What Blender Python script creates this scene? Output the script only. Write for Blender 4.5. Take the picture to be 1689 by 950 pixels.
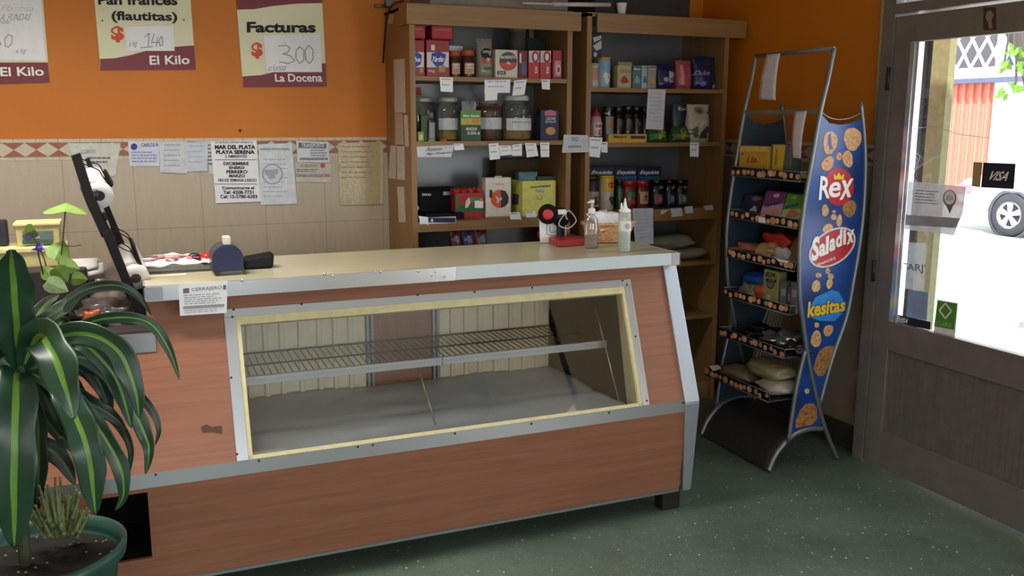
import bpy, bmesh, math, random
from mathutils import Vector, Matrix, noise
random.seed(7)
for o in list(bpy.data.objects): bpy.data.objects.remove(o)
SC = bpy.context.scene
COL = SC.collection
# ------------------------------------------------------------------ camera
F, PITCH, YAW, ROLL, EYE = 1510.4, .18314, .40123, .00216, 1.65
def cam_axes():
    cy, sy = math.cos(YAW), math.sin(YAW); cp, sp = math.cos(PITCH), math.sin(PITCH); cr, sr = math.cos(ROLL), math.sin(ROLL)
    A = Matrix(((cy, -sy, 0), (sy, cy, 0), (0, 0, 1)))
    B = Matrix(((1, 0, 0), (0, 0, -1), (0, 1, 0)))
    P = Matrix(((1, 0, 0), (0, cp, -sp), (0, sp, cp)))
    R = Matrix(((cr, -sr, 0), (sr, cr, 0), (0, 0, 1)))
    return R @ P @ B @ A
CM = cam_axes()
EYEV = Vector((0, 0, EYE))
cd = bpy.data.cameras.new('camera'); cam = bpy.data.objects.new('camera', cd); COL.objects.link(cam)
cd.sensor_width = 36; cd.lens = F * 36 / 1689; cd.clip_start = .05; cd.clip_end = 200
r0, r1, r2 = CM[0], CM[1], CM[2]
cam.matrix_world = Matrix(((r0[0], -r1[0], -r2[0], 0), (r0[1], -r1[1], -r2[1], 0), (r0[2], -r1[2], -r2[2], EYE), (0, 0, 0, 1)))
SC.camera = cam
# ------------------------------------------------------------------ view, sky, lights
SC.view_settings.view_transform = 'Standard'; SC.view_settings.look = 'None'
SC.view_settings.gamma = 1; SC.view_settings.use_curve_mapping = False
SC.view_settings.exposure = 0.0
w = bpy.data.worlds.new('sky'); SC.world = w; w.use_nodes = True
bg = w.node_tree.nodes['Background']; bg.inputs[0].default_value = (.80, .90, 1.0, 1); bg.inputs[1].default_value = 3.0
def lamp(name, kind, loc, target, energy, color, size=None, size_y=None):
    l = bpy.data.lights.new(name, kind); l.energy = energy; l.color = color
    if kind == 'AREA':
        l.shape = 'RECTANGLE'; l.size = size; l.size_y = size_y
    o = bpy.data.objects.new(name, l); COL.objects.link(o); o.location = loc
    o.rotation_euler = (Vector(target) - Vector(loc)).to_track_quat('-Z', 'Y').to_euler()
    return o
sun = lamp('sun', 'SUN', (-6, -8, 20), (6, 6, 0), 8.0, (1, .95, .88)); sun.data.angle = .02
lamp('shopfront_daylight', 'AREA', (-.3, -1.75, 1.45), (.7, 4.0, 1.1), 12, (.95, .97, 1.0), 2.6, 1.8)
lamp('street_window_daylight', 'AREA', (3.20, -.98, 1.2), (0, .8, 1.1), 62, (.94, .97, 1.0), 1.6, 1.2)
ct_ = lamp('ceiling_tube_light', 'AREA', (-.45, 3.05, 2.88), (-.40, 3.2, 0), 44, (1.0, .96, .88), 1.3, .25); ct_.data.spread = 2.3
lamp('door_daylight', 'AREA', (3.30, 2.7, 1.35), (0.8, 2.75, .75), 9, (.88, .95, 1.0), 0.8, 1.2)

# ------------------------------------------------------------------ pixel measurements of the photograph -> points in the room
def ray(x, y):
    v = Vector(((x - 844.5) / F, (y - 475) / F, 1.0))
    return CM.transposed() @ v
def W(x, y, ax, v):
    d = ray(x, y); t = (v - EYEV[ax]) / d[ax]
    return EYEV + d * t
def YP(Y): return lambda x, y, off=0.0: W(x, y, 1, Y) + Vector((0, -off, 0))
def XP(X): return lambda x, y, off=0.0: W(x, y, 0, X) + Vector((-off, 0, 0))

# ------------------------------------------------------------------ materials
def lin(c):
    c = c.lstrip('#'); out = []
    for i in (0, 2, 4):
        s = int(c[i:i + 2], 16) / 255
        out.append(s / 12.92 if s <= .04045 else ((s + .055) / 1.055) ** 2.4)
    return (*out, 1)
_M = {}
def mat(hexc, rough=.5, metal=0, var=.10, scale=30, bump=0, emit=0, spec=.5, trans=0, key=None):
    k = key or (hexc, rough, metal, var, scale, bump, emit, spec, trans)
    if k in _M: return _M[k]
    m = bpy.data.materials.new('mat_%d' % len(_M)); m.use_nodes = True; nt = m.node_tree; b = nt.nodes['Principled BSDF']
    c = lin(hexc)
    tc = nt.nodes.new('ShaderNodeTexCoord'); n = nt.nodes.new('ShaderNodeTexNoise'); n.inputs['Scale'].default_value = scale; n.inputs['Detail'].default_value = 4
    nt.links.new(tc.outputs['Object'], n.inputs['Vector'])
    r = nt.nodes.new('ShaderNodeValToRGB'); r.color_ramp.elements[0].position = .3; r.color_ramp.elements[1].position = .7
    r.color_ramp.elements[0].color = (*[x * (1 - var) for x in c[:3]], 1); r.color_ramp.elements[1].color = (*[min(1, x * (1 + var)) for x in c[:3]], 1)
    nt.links.new(n.outputs['Fac'], r.inputs['Fac']); nt.links.new(r.outputs['Color'], b.inputs['Base Color'])
    b.inputs['Roughness'].default_value = rough; b.inputs['Metallic'].default_value = metal
    b.inputs['Specular IOR Level'].default_value = spec
    if bump:
        bp = nt.nodes.new('ShaderNodeBump'); bp.inputs['Strength'].default_value = bump; bp.inputs['Distance'].default_value = .004
        nt.links.new(n.outputs['Fac'], bp.inputs['Height']); nt.links.new(bp.outputs['Normal'], b.inputs['Normal'])
    if trans:
        mx = nt.nodes.new('ShaderNodeMixShader'); tr = nt.nodes.new('ShaderNodeBsdfTransparent'); mx.inputs[0].default_value = trans
        nt.links.new(b.outputs[0], mx.inputs[1]); nt.links.new(tr.outputs[0], mx.inputs[2]); nt.links.new(mx.outputs[0], nt.nodes['Material Output'].inputs[0])
    _M[k] = m; return m
def glass(tint='#f4faf6', refl=.06, rough=.02, key=None, body=0.0, bodyc='#ffffff'):
    k = key or ('glass', tint, refl, rough, body, bodyc)
    if k in _M: return _M[k]
    m = bpy.data.materials.new('glass_%d' % len(_M)); m.use_nodes = True; nt = m.node_tree; nt.nodes.remove(nt.nodes['Principled BSDF'])
    tr = nt.nodes.new('ShaderNodeBsdfTransparent'); tr.inputs[0].default_value = lin(tint)
    gl = nt.nodes.new('ShaderNodeBsdfGlossy'); gl.inputs['Roughness'].default_value = rough
    lw = nt.nodes.new('ShaderNodeLayerWeight'); lw.inputs['Blend'].default_value = .25
    mr = nt.nodes.new('ShaderNodeMapRange'); mr.inputs['To Min'].default_value = refl; mr.inputs['To Max'].default_value = min(1, refl + .6)
    nt.links.new(lw.outputs['Fresnel'], mr.inputs['Value'])
    mx = nt.nodes.new('ShaderNodeMixShader'); nt.links.new(mr.outputs[0], mx.inputs[0])
    src = tr
    if body:
        df = nt.nodes.new('ShaderNodeBsdfDiffuse'); df.inputs[0].default_value = lin(bodyc)
        m2 = nt.nodes.new('ShaderNodeMixShader'); m2.inputs[0].default_value = body
        nt.links.new(tr.outputs[0], m2.inputs[1]); nt.links.new(df.outputs[0], m2.inputs[2]); src = m2
    nt.links.new(src.outputs[0], mx.inputs[1]); nt.links.new(gl.outputs[0], mx.inputs[2])
    nt.links.new(mx.outputs[0], nt.nodes['Material Output'].inputs[0])
    _M[k] = m; return m
def wood(c1, c2, rough=.45, axis='X', scale=1.0, key=None, coat=0):
    k = ('wood', c1, c2, rough, axis, scale)
    if k in _M: return _M[k]
    m = bpy.data.materials.new('wood_%d' % len(_M)); m.use_nodes = True; nt = m.node_tree; b = nt.nodes['Principled BSDF']
    tc = nt.nodes.new('ShaderNodeTexCoord'); mp = nt.nodes.new('ShaderNodeMapping')
    s = {'X': (1.2, 30, 30), 'Z': (30, 30, 1.2), 'Y': (30, 1.2, 30)}[axis]
    mp.inputs['Scale'].default_value = [q * scale for q in s]
    n = nt.nodes.new('ShaderNodeTexNoise'); n.inputs['Scale'].default_value = 2.2; n.inputs['Detail'].default_value = 7; n.inputs['Roughness'].default_value = .62; n.inputs['Distortion'].default_value = .5
    r = nt.nodes.new('ShaderNodeValToRGB'); r.color_ramp.elements[0].position = .25; r.color_ramp.elements[1].position = .75
    r.color_ramp.elements[0].color = lin(c1); r.color_ramp.elements[1].color = lin(c2)
    nt.links.new(tc.outputs['Object'], mp.inputs['Vector']); nt.links.new(mp.outputs[0], n.inputs['Vector']); nt.links.new(n.outputs['Fac'], r.inputs['Fac']); nt.links.new(r.outputs['Color'], b.inputs['Base Color'])
    b.inputs['Roughness'].default_value = rough
    _M[k] = m; return m
def metal(hexc='#b9bdc2', rough=.28, key=None):
    k = ('metal', hexc, rough)
    if k in _M: return _M[k]
    m = bpy.data.materials.new('metal_%d' % len(_M)); m.use_nodes = True; nt = m.node_tree; b = nt.nodes['Principled BSDF']
    tc = nt.nodes.new('ShaderNodeTexCoord'); mp = nt.nodes.new('ShaderNodeMapping'); mp.inputs['Scale'].default_value = (6, 40, 40)
    n = nt.nodes.new('ShaderNodeTexNoise'); n.inputs['Scale'].default_value = 4; n.inputs['Detail'].default_value = 6
    nt.links.new(tc.outputs['Object'], mp.inputs['Vector']); nt.links.new(mp.outputs[0], n.inputs['Vector'])
    mr = nt.nodes.new('ShaderNodeMapRange'); mr.inputs['To Min'].default_value = rough * .88; mr.inputs['To Max'].default_value = min(1, rough * 1.15)
    nt.links.new(n.outputs['Fac'], mr.inputs['Value']); nt.links.new(mr.outputs[0], b.inputs['Roughness'])
    bp = nt.nodes.new('ShaderNodeBump'); bp.inputs['Strength'].default_value = .05; bp.inputs['Distance'].default_value = .003
    n2 = nt.nodes.new('ShaderNodeTexNoise'); n2.inputs['Scale'].default_value = 9; nt.links.new(tc.outputs['Object'], n2.inputs['Vector'])
    nt.links.new(n2.outputs['Fac'], bp.inputs['Height']); nt.links.new(bp.outputs['Normal'], b.inputs['Normal'])
    b.inputs['Base Color'].default_value = lin(hexc); b.inputs['Metallic'].default_value = .82
    _M[k] = m; return m

# ------------------------------------------------------------------ mesh building
class MB:
    def __init__(s): s.bm = bmesh.new(); s.mi = 0
    def face(s, pts, mi=None):
        vs = [s.bm.verts.new(p) for p in pts]
        try: f = s.bm.faces.new(vs)
        except ValueError: return None
        f.material_index = s.mi if mi is None else mi
        return f
    def box(s, a, b, mi=None):
        x0, x1 = sorted((a[0], b[0])); y0, y1 = sorted((a[1], b[1])); z0, z1 = sorted((a[2], b[2]))
        return s.hexa([(x0, y0, z0), (x1, y0, z0), (x1, y1, z0), (x0, y1, z0), (x0, y0, z1), (x1, y0, z1), (x1, y1, z1), (x0, y1, z1)], mi)
    def hexa(s, p, mi=None):
        v = [s.bm.verts.new(q) for q in p]
        for idx in ((0, 3, 2, 1), (4, 5, 6, 7), (0, 1, 5, 4), (1, 2, 6, 5), (2, 3, 7, 6), (3, 0, 4, 7)):
            f = s.bm.faces.new([v[i] for i in idx]); f.material_index = s.mi if mi is None else mi
        return s
    def prism(s, poly, vec, mi=None):
        vec = Vector(vec); a = [s.bm.verts.new(p) for p in poly]; b = [s.bm.verts.new(Vector(p) + vec) for p in poly]; n = len(poly); k = s.mi if mi is None else mi
        fs = [s.bm.faces.new(a), s.bm.faces.new(b[::-1])] + [s.bm.faces.new((a[i], b[i], b[(i + 1) % n], a[(i + 1) % n])) for i in range(n)]
        for f in fs: f.material_index = k
        return s
    def tube(s, pts, r, seg=8, mi=None, closed=False, caps=True):
        pts = [Vector(p) for p in pts]; n = len(pts); rs = r if isinstance(r, (list, tuple)) else [r] * n
        rings = []; up = None
        for i, p in enumerate(pts):
            if closed: t = pts[(i + 1) % n] - pts[i - 1]
            else: t = pts[min(i + 1, n - 1)] - pts[max(i - 1, 0)]
            if t.length < 1e-9: t = Vector((0, 0, 1))
            t.normalize()
            if up is None: up = t.orthogonal().normalized()
            else:
                up = up - t * up.dot(t)
                up = up.normalized() if up.length > 1e-6 else t.orthogonal().normalized()
            sd = t.cross(up)
            rings.append([s.bm.verts.new(p + (up * math.cos(2 * math.pi * j / seg) + sd * math.sin(2 * math.pi * j / seg)) * rs[i]) for j in range(seg)])
        k = s.mi if mi is None else mi
        for i in range(n if closed else n - 1):
            A, B = rings[i], rings[(i + 1) % n]
            for j in range(seg):
                f = s.bm.faces.new((A[j], A[(j + 1) % seg], B[(j + 1) % seg], B[j])); f.material_index = k; f.smooth = True
        if caps and not closed:
            for R_ in (rings[0][::-1], rings[-1]):
                f = s.bm.faces.new(R_); f.material_index = k
        return s
    def lathe(s, prof, c, seg=20, mi=None, axis=None, sx=1, sy=1, caps=True):
        c = Vector(c); rings = []; k = s.mi if mi is None else mi
        q = Vector((0, 0, 1)).rotation_difference(Vector(axis).normalized()).to_matrix() if axis else Matrix.Identity(3)
        for (r, z) in prof:
            rings.append([s.bm.verts.new(c + q @ Vector((r * sx * math.cos(2 * math.pi * j / seg), r * sy * math.sin(2 * math.pi * j / seg), z))) for j in range(seg)])
        for A, B in zip(rings, rings[1:]):
            for j in range(seg):
                f = s.bm.faces.new((A[j], A[(j + 1) % seg], B[(j + 1) % seg], B[j])); f.material_index = k; f.smooth = True
        for R_ in (rings[0][::-1], rings[-1]) if caps else ():
            f = s.bm.faces.new(R_); f.material_index = k
        return s
    def grid(s, fn, nu, nv, mi=None, smooth=True, mif=None):
        v = [[s.bm.verts.new(fn(i / nu, j / nv)) for j in range(nv + 1)] for i in range(nu + 1)]
        k = s.mi if mi is None else mi
        for i in range(nu):
            for j in range(nv):
                f = s.bm.faces.new((v[i][j], v[i + 1][j], v[i + 1][j + 1], v[i][j + 1])); f.material_index = mif(i, j) if mif else k; f.smooth = smooth
        return s
    def blob(s, c, rx, ry, rz, ax=None, lump=.0, seg=20, rings=12, e=.6, seed=0, mi=None):
        c = Vector(c); ax = ax or Matrix.Identity(3); k = s.mi if mi is None else mi
        sg = lambda q, e_: math.copysign(abs(q) ** e_, q)
        V = []
        for i in range(rings + 1):
            ph = -math.pi / 2 + math.pi * i / rings; row = []
            for j in range(seg):
                th = 2 * math.pi * j / seg
                p = Vector((rx * sg(math.cos(ph), e) * sg(math.cos(th), e), ry * sg(math.cos(ph), e) * sg(math.sin(th), e), rz * math.sin(ph)))
                if lump:
                    p *= 1 + lump * noise.noise(Vector((p.x / rx * 1.7 + seed * 3.1, p.y / ry * 1.7, p.z / rz * 1.7 + seed)))
                row.append(s.bm.verts.new(c + ax @ p))
            V.append(row)
        for i in range(rings):
            for j in range(seg):
                f = s.bm.faces.new((V[i][j], V[i][(j + 1) % seg], V[i + 1][(j + 1) % seg], V[i + 1][j])); f.material_index = k; f.smooth = True
        bmesh.ops.remove_doubles(s.bm, verts=[v for v in s.bm.verts], dist=1e-6)
        return s
ORG = {}
def obj(name, mb, mats, parent=None, smooth=None, bevel=0, solid=0, origin=None, recalc=True):
    bm = mb.bm
    if recalc: bmesh.ops.recalc_face_normals(bm, faces=bm.faces)
    if smooth is not None:
        for f in bm.faces: f.smooth = smooth
    if parent is None:
        if origin is None:
            xs = [v.co.x for v in bm.verts]; ys = [v.co.y for v in bm.verts]; zs = [v.co.z for v in bm.verts]
            origin = Vector(((min(xs) + max(xs)) / 2, (min(ys) + max(ys)) / 2, min(zs)))
        org = Vector(origin)
    else: org = ORG[parent.name]
    bmesh.ops.translate(bm, verts=bm.verts, vec=-org)
    me = bpy.data.meshes.new(name); bm.to_mesh(me); bm.free()
    for m in (mats if isinstance(mats, (list, tuple)) else [mats]): me.materials.append(m)
    o = bpy.data.objects.new(name, me); COL.objects.link(o)
    if parent is None: o.location = org
    else: o.parent = parent
    ORG[o.name] = org
    if bevel:
        b = o.modifiers.new('bevel', 'BEVEL'); b.width = bevel; b.segments = 2; b.limit_method = 'ANGLE'
    if solid:
        b = o.modifiers.new('thickness', 'SOLIDIFY'); b.thickness = solid; b.offset = 0
    return o
def tag(o, label, cat, group=None):
    o['label'] = label; o['category'] = cat
    if group: o['group'] = group
    return o
def struct(o): o['kind'] = 'structure'; return o
def thing(name, label, cat, loc, group=None):
    o = bpy.data.objects.new(name, None); COL.objects.link(o); o.location = loc; o.empty_display_size = .05
    ORG[o.name] = Vector(loc); return tag(o, label, cat, group)
def plab(o, label): o['label'] = label; return o
def box(name, a, b, m, parent=None, bevel=0): return obj(name, MB().box(a, b), m, parent, bevel=bevel)

# ------------------------------------------------------------------ print: lettering and shapes laid on a surface.  mp(x, y, off) maps photo pixels onto the surface
_T = {}
def text_mesh(s, bold=0.0):
    k = (s, bold)
    if k not in _T:
        c = bpy.data.curves.new('t', 'FONT'); c.body = s; c.size = 1; c.offset = bold; c.resolution_u = 3
        o = bpy.data.objects.new('t', c); COL.objects.link(o)
        dg = bpy.context.evaluated_depsgraph_get(); me = bpy.data.meshes.new_from_object(o.evaluated_get(dg))
        vs = [tuple(v.co) for v in me.vertices]; fs = [tuple(p.vertices) for p in me.polygons]
        bpy.data.objects.remove(o); bpy.data.curves.remove(c); bpy.data.meshes.remove(me)
        x0 = min(v[0] for v in vs); x1 = max(v[0] for v in vs); y0 = min(v[1] for v in vs); y1 = max(v[1] for v in vs)
        _T[k] = ([((v[0] - x0) / (x1 - x0), (v[1] - y0) / (y1 - y0)) for v in vs], fs)
    return _T[k]
def quad_px(q, u, v):   # q = TL, TR, BR, BL
    (ax, ay), (bx, by), (cx, cy), (dx, dy) = q
    tx, ty = ax + (bx - ax) * u, ay + (by - ay) * u; lx, ly = dx + (cx - dx) * u, dy + (cy - dy) * u
    return lx + (tx - lx) * v, ly + (ty - ly) * v
def rq(x0, y0, x1, y1): return ((x0, y0), (x1, y0), (x1, y1), (x0, y1))
def text(parent, mp, s, q, m, bold=0.0, off=.0012, shear=0, name='lettering'):
    if len(q) == 4 and not isinstance(q[0], tuple): q = rq(*q)
    vs, fs = text_mesh(s, bold); mb = MB()
    bv = []
    for (u, v) in vs:
        uu = u + shear * (v - .5)
        bv.append(mb.bm.verts.new(mp(*quad_px(q, uu, v), off)))
    for f in fs:
        try: mb.bm.faces.new([bv[i] for i in f])
        except ValueError: pass
    return obj(name, mb, m, parent, recalc=False)
def patch(parent, mp, q, m, off=.0007, name='printed_panel', n=6):
    if not isinstance(q[0], tuple): q = rq(*q)
    return obj(name, MB().grid(lambda u, v: mp(*quad_px(q, u, 1 - v), off), n, 3, smooth=False), m, parent, recalc=False)
def disc(parent, mp, cx, cy, rx, ry, m, off=.0008, name='emblem', rot=0, n=24, wob=0):
    mb = MB(); c = math.cos(rot); s = math.sin(rot); pts = []
    for i in range(n):
        a = 2 * math.pi * i / n; k = 1 + wob * math.sin(a * 7 + cx) * .5 + wob * math.sin(a * 3 + cy)
        x, y = rx * k * math.cos(a), ry * k * math.sin(a); pts.append((cx + x * c - y * s, cy + x * s + y * c))
    vc = mb.bm.verts.new(mp(cx, cy, off)); vv = [mb.bm.verts.new(mp(x, y, off)) for x, y in pts]
    for i in range(n): mb.bm.faces.new((vc, vv[i - 1], vv[i]))
    return obj(name, mb, m, parent, recalc=False)
def poly(parent, mp, pts, m, off=.0007, name='printed_panel'):
    mb = MB(); mb.face([mp(x, y, off) for x, y in pts]); return obj(name, mb, m, parent, recalc=False)
def stroke(parent, mp, pts, wd, m, off=.0012, name='handwriting'):
    mb = MB()
    for seg in (pts if isinstance(pts[0], list) else [pts]):
        for (x0, y0), (x1, y1) in zip(seg, seg[1:]):
            dx, dy = x1 - x0, y1 - y0; L = math.hypot(dx, dy) or 1; nx, ny = -dy / L * wd / 2, dx / L * wd / 2; ex, ey = dx / L * wd * .3, dy / L * wd * .3
            mb.face([mp(x0 + nx - ex, y0 + ny - ey, off), mp(x0 - nx - ex, y0 - ny - ey, off), mp(x1 - nx + ex, y1 - ny + ey, off), mp(x1 + nx + ex, y1 + ny + ey, off)])
    return obj(name, mb, m, parent, recalc=False)
def lines(parent, mp, q, n, m, off=.0010, fill=.45, name='text_lines', seed=0):
    if not isinstance(q[0], tuple): q = rq(*q)
    mb = MB(); rnd = random.Random(seed + n)
    for i in range(n):
        v1 = 1 - i / n; v0 = v1 - fill / n; u = 0
        end = rnd.uniform(.75, 1)
        while u < end - .02:
            u2 = min(end, u + rnd.uniform(.06, .2))
            mb.face([mp(*quad_px(q, a, b), off) for a, b in ((u, v0), (u2, v0), (u2, v1), (u, v1))]); u = u2 + .025
    return obj(name, mb, m, parent, recalc=False)
def smooth_pts(pts, k=6):
    P = [Vector(p) for p in pts]
    if len(P) < 3: return P
    out = []
    for i in range(len(P) - 1):
        p0 = P[max(i - 1, 0)]; p1 = P[i]; p2 = P[i + 1]; p3 = P[min(i + 2, len(P) - 1)]
        for j in range(k):
            t = j / k
            out.append(.5 * ((2 * p1) + (p2 - p0) * t + (2 * p0 - 5 * p1 + 4 * p2 - p3) * t * t + (3 * p1 - p0 - 3 * p2 + p3) * t ** 3))
    out.append(P[-1]); return out
INK = mat('#17171a', .7, var=.02); GREY = mat('#6d6f75', .8, var=.02); PENCIL = mat('#8c8f98', .8, var=.02); WHITEINK = mat('#f2f0ea', .6, var=.02)
PAPER = mat('#f0f0f3', .75, var=.03); BLUEINK = mat('#3c4a8e', .7, var=.02)
ALU = metal('#a6a9ad', .42); ALUD = metal('#7d8289', .4); STEEL = metal('#bec0c4', .32)
BLACK = mat('#0c0c0d', .5, var=.05)
# ================================================================== the room
XR, YB, YF, XL, ZC = 3.31, 4.85, -1.8, -2.4, 2.95
def floor_mat():
    m = bpy.data.materials.new('terrazzo'); m.use_nodes = True; nt = m.node_tree; b = nt.nodes['Principled BSDF']; L = nt.links.new
    tc = nt.nodes.new('ShaderNodeTexCoord'); n = nt.nodes.new('ShaderNodeTexNoise'); n.inputs['Scale'].default_value = 2.2; n.inputs['Detail'].default_value = 8; n.inputs['Roughness'].default_value = .7
    L(tc.outputs['Object'], n.inputs['Vector'])
    r = nt.nodes.new('ShaderNodeValToRGB'); r.color_ramp.elements[0].position = .3; r.color_ramp.elements[1].position = .75
    r.color_ramp.elements[0].color = lin('#4e5c50'); r.color_ramp.elements[1].color = lin('#6f8071'); L(n.outputs['Fac'], r.inputs['Fac'])
    prev = r.outputs['Color']
    for sc, th, col, amt in ((48, .17, '#a9bfae', .6), (110, .22, '#2c3a33', .75), (20, .10, '#e6efe2', 1.0), (170, .24, '#93ac9c', .55)):
        v = nt.nodes.new('ShaderNodeTexVoronoi'); v.inputs['Scale'].default_value = sc; L(tc.outputs['Object'], v.inputs['Vector'])
        mr = nt.nodes.new('ShaderNodeMapRange'); mr.inputs['From Min'].default_value = th; mr.inputs['From Max'].default_value = th * .6; mr.inputs['To Max'].default_value = amt
        L(v.outputs['Distance'], mr.inputs['Value'])
        mx = nt.nodes.new('ShaderNodeMix'); mx.data_type = 'RGBA'; L(mr.outputs[0], mx.inputs[0]); L(prev, mx.inputs[6]); mx.inputs[7].default_value = lin(col); prev = mx.outputs[2]
    br = nt.nodes.new('ShaderNodeTexBrick'); br.offset = 0; br.inputs['Scale'].default_value = 1; br.inputs['Brick Width'].default_value = .6; br.inputs['Row Height'].default_value = .6; br.inputs['Mortar Size'].default_value = .0018
    br.inputs['Color1'].default_value = (1, 1, 1, 1); br.inputs['Color2'].default_value = (.95, .95, .95, 1); br.inputs['Mortar'].default_value = (.75, .75, .75, 1); L(tc.outputs['Object'], br.inputs['Vector'])
    mx = nt.nodes.new('ShaderNodeMix'); mx.data_type = 'RGBA'; mx.blend_type = 'MULTIPLY'; mx.inputs[0].default_value = 1; L(prev, mx.inputs[6]); L(br.outputs['Color'], mx.inputs[7])
    L(mx.outputs[2], b.inputs['Base Color']); b.inputs['Roughness'].default_value = .38
    return m
def tile_mat(c1, c2, grout, bw, bh, off, rot=None):
    m = bpy.data.materials.new('tile'); m.use_nodes = True; nt = m.node_tree; b = nt.nodes['Principled BSDF']; L = nt.links.new
    tc = nt.nodes.new('ShaderNodeTexCoord'); mp = nt.nodes.new('ShaderNodeMapping')
    mp.inputs['Rotation'].default_value = rot or (-math.pi / 2, 0, 0); mp.inputs['Location'].default_value = off
    L(tc.outputs['Object'], mp.inputs['Vector'])
    br = nt.nodes.new('ShaderNodeTexBrick'); br.offset = 0; br.inputs['Scale'].default_value = 1; br.inputs['Brick Width'].default_value = bw; br.inputs['Row Height'].default_value = bh; br.inputs['Mortar Size'].default_value = .0016; br.inputs['Mortar Smooth'].default_value = .3
    br.inputs['Color1'].default_value = (0, 0, 0, 1); br.inputs['Color2'].default_value = (1, 1, 1, 1); br.inputs['Mortar'].default_value = (.5, .5, .5, 1)
    L(mp.outputs[0], br.inputs['Vector'])
    ms = nt.nodes.new('ShaderNodeMapping'); ms.inputs['Scale'].default_value = (22, 22, 5); L(tc.outputs['Object'], ms.inputs['Vector'])
    n = nt.nodes.new('ShaderNodeTexNoise'); n.inputs['Scale'].default_value = 1.6; n.inputs['Detail'].default_value = 8; n.inputs['Roughness'].default_value = .7; L(ms.outputs[0], n.inputs['Vector'])
    r = nt.nodes.new('ShaderNodeValToRGB'); r.color_ramp.elements[0].position = .3; r.color_ramp.elements[1].position = .7; r.color_ramp.elements[0].color = lin(c1); r.color_ramp.elements[1].color = lin(c2); L(n.outputs['Fac'], r.inputs['Fac'])
    mx = nt.nodes.new('ShaderNodeMix'); mx.data_type = 'RGBA'; L(br.outputs['Fac'], mx.inputs[0]); L(r.outputs['Color'], mx.inputs[6]); mx.inputs[7].default_value = lin(grout)
    L(mx.outputs[2], b.inputs['Base Color']); b.inputs['Roughness'].default_value = .35
    return m
ORANGE = mat('#cb7410', .55, var=.05, scale=3); ORANGE_D = ORANGE
TILE = tile_mat('#b3a48e', '#bfb09a', '#94856f', .31, .344, (.257, .0, 0))
TILE_R = tile_mat('#b3a48e', '#bfb09a', '#94856f', .31, .344, (0, 0, 0), (-math.pi / 2, 0, math.pi / 2))
TILEC = mat('#c8b9a2', .35, var=.08, scale=40); TILEB = mat('#99593f', .4, var=.12, scale=40)
struct(box('floor', (XL, YF, -.08), (3.30, YB, 0), floor_mat()))
struct(box('ceiling', (XL - .15, YF - .15, ZC), (3.45, YB + .15, ZC + .15), mat('#cfc9bd', .8, var=.03)))
o = obj('wall_back', MB().box((XL - .15, YB, 1.55), (3.45, YB + .12, ZC), 0).box((XL - .15, YB, -.08), (3.45, YB + .12, 1.55), 1), [ORANGE, TILE], origin=(0, YB, 1.452)); struct(o)
YE = W(1457, 240, 0, XR).y            # where the right-hand wall stops and the door begins
o = obj('wall_right', MB().box((XR, YE, 1.53), (XR + .14, YB, ZC), 0).box((XR, YE, -.08), (XR + .14, YB, 1.53), 1), [ORANGE, TILE_R], origin=(XR, YE, 1.43)); struct(o)
struct(box('wall_left', (XL - .15, YF, -.08), (XL, YB, ZC), mat('#c9a879', .7, var=.04)))
# shopfront wall behind: two piers, a sill and a lintel round a wide opening
mb = MB().box((XL - .15, YF - .15, -.08), (-1.7, YF, ZC)).box((1.2, YF - .15, -.08), (3.45, YF, ZC)).box((-1.7, YF - .15, -.08), (1.2, YF, .5)).box((-1.7, YF - .15, 2.4), (1.2, YF, ZC))
struct(obj('wall_front', mb, mat('#c9b08a', .7, var=.04)))
# diamond tile borders
def border(name, along, fixed, a0, a1, z0, z1):
    mb = MB(); h = z1 - z0; b0, b1 = z0 + h * .17, z1 - h * .17; t = .0015
    def P(a, z, d=0): return Vector((a, fixed - t - d, z)) if along == 'X' else Vector((fixed - t - d, a, z))
    A, B = P(a0, z0), P(a1, z1)
    mb.box(P(a0, z0), P(a1, z1) + (Vector((0, t, 0)) if along == 'X' else Vector((t, 0, 0))), 0)
    n = int(round((a1 - a0) / .092)); s = (a1 - a0) / n; zc = (b0 + b1) / 2
    for i in range(n + 1):
        c = a0 + i * s; l = max(a0, c - s / 2); r = min(a1, c + s / 2)
        for zz, sg in ((b1, -1), (b0, 1)):
            mb.face([P(l, zz, .0008), P(r, zz, .0008), P(c, zc, .0008)], 1)
    for zz in (b0, b1): mb.box(P(a0, zz - .0012, .0003), P(a1, zz + .0012, .0011), 2)
    for i in range(2 * n):
        c = a0 + i * s
        for q0, q1 in ((z0, b0), (b1, z1)):
            if i <= n: mb.box(P(c - .001, q0, .0003), P(c + .001, q1, .0009), 2)
    return struct(obj(name, mb, [TILEC, TILEB, mat('#877863', .6)], recalc=False))
border('trim_1', 'X', YB, -1.2, 1.325, 1.452, 1.55)
border('trim_2', 'Y', XR, YE, 4.80, 1.43, 1.53)
struct(box('baseboard_right', (XR - .012, YE, 0), (XR, YB, .13), mat('#3f3a34', .4, var=.2)))
struct(box('trim_3', (XR - .006, YE - .012, .13), (XR + .05, YE, 1.53), mat('#c9b795', .4, var=.05)))
c0 = W(1462, 0, 0, XR); c1 = W(1446, 238, 0, XR)
o = obj('conduit', MB().tube([(XR - .012, c0.y, ZC), (XR - .012, c0.y, c0.z), (XR - .012, c1.y, c1.z)], .012, 8), mat('#b9ab90', .5)); tag(o, 'thin cream conduit pipe running down the orange wall beside the door', 'pipe')

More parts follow.
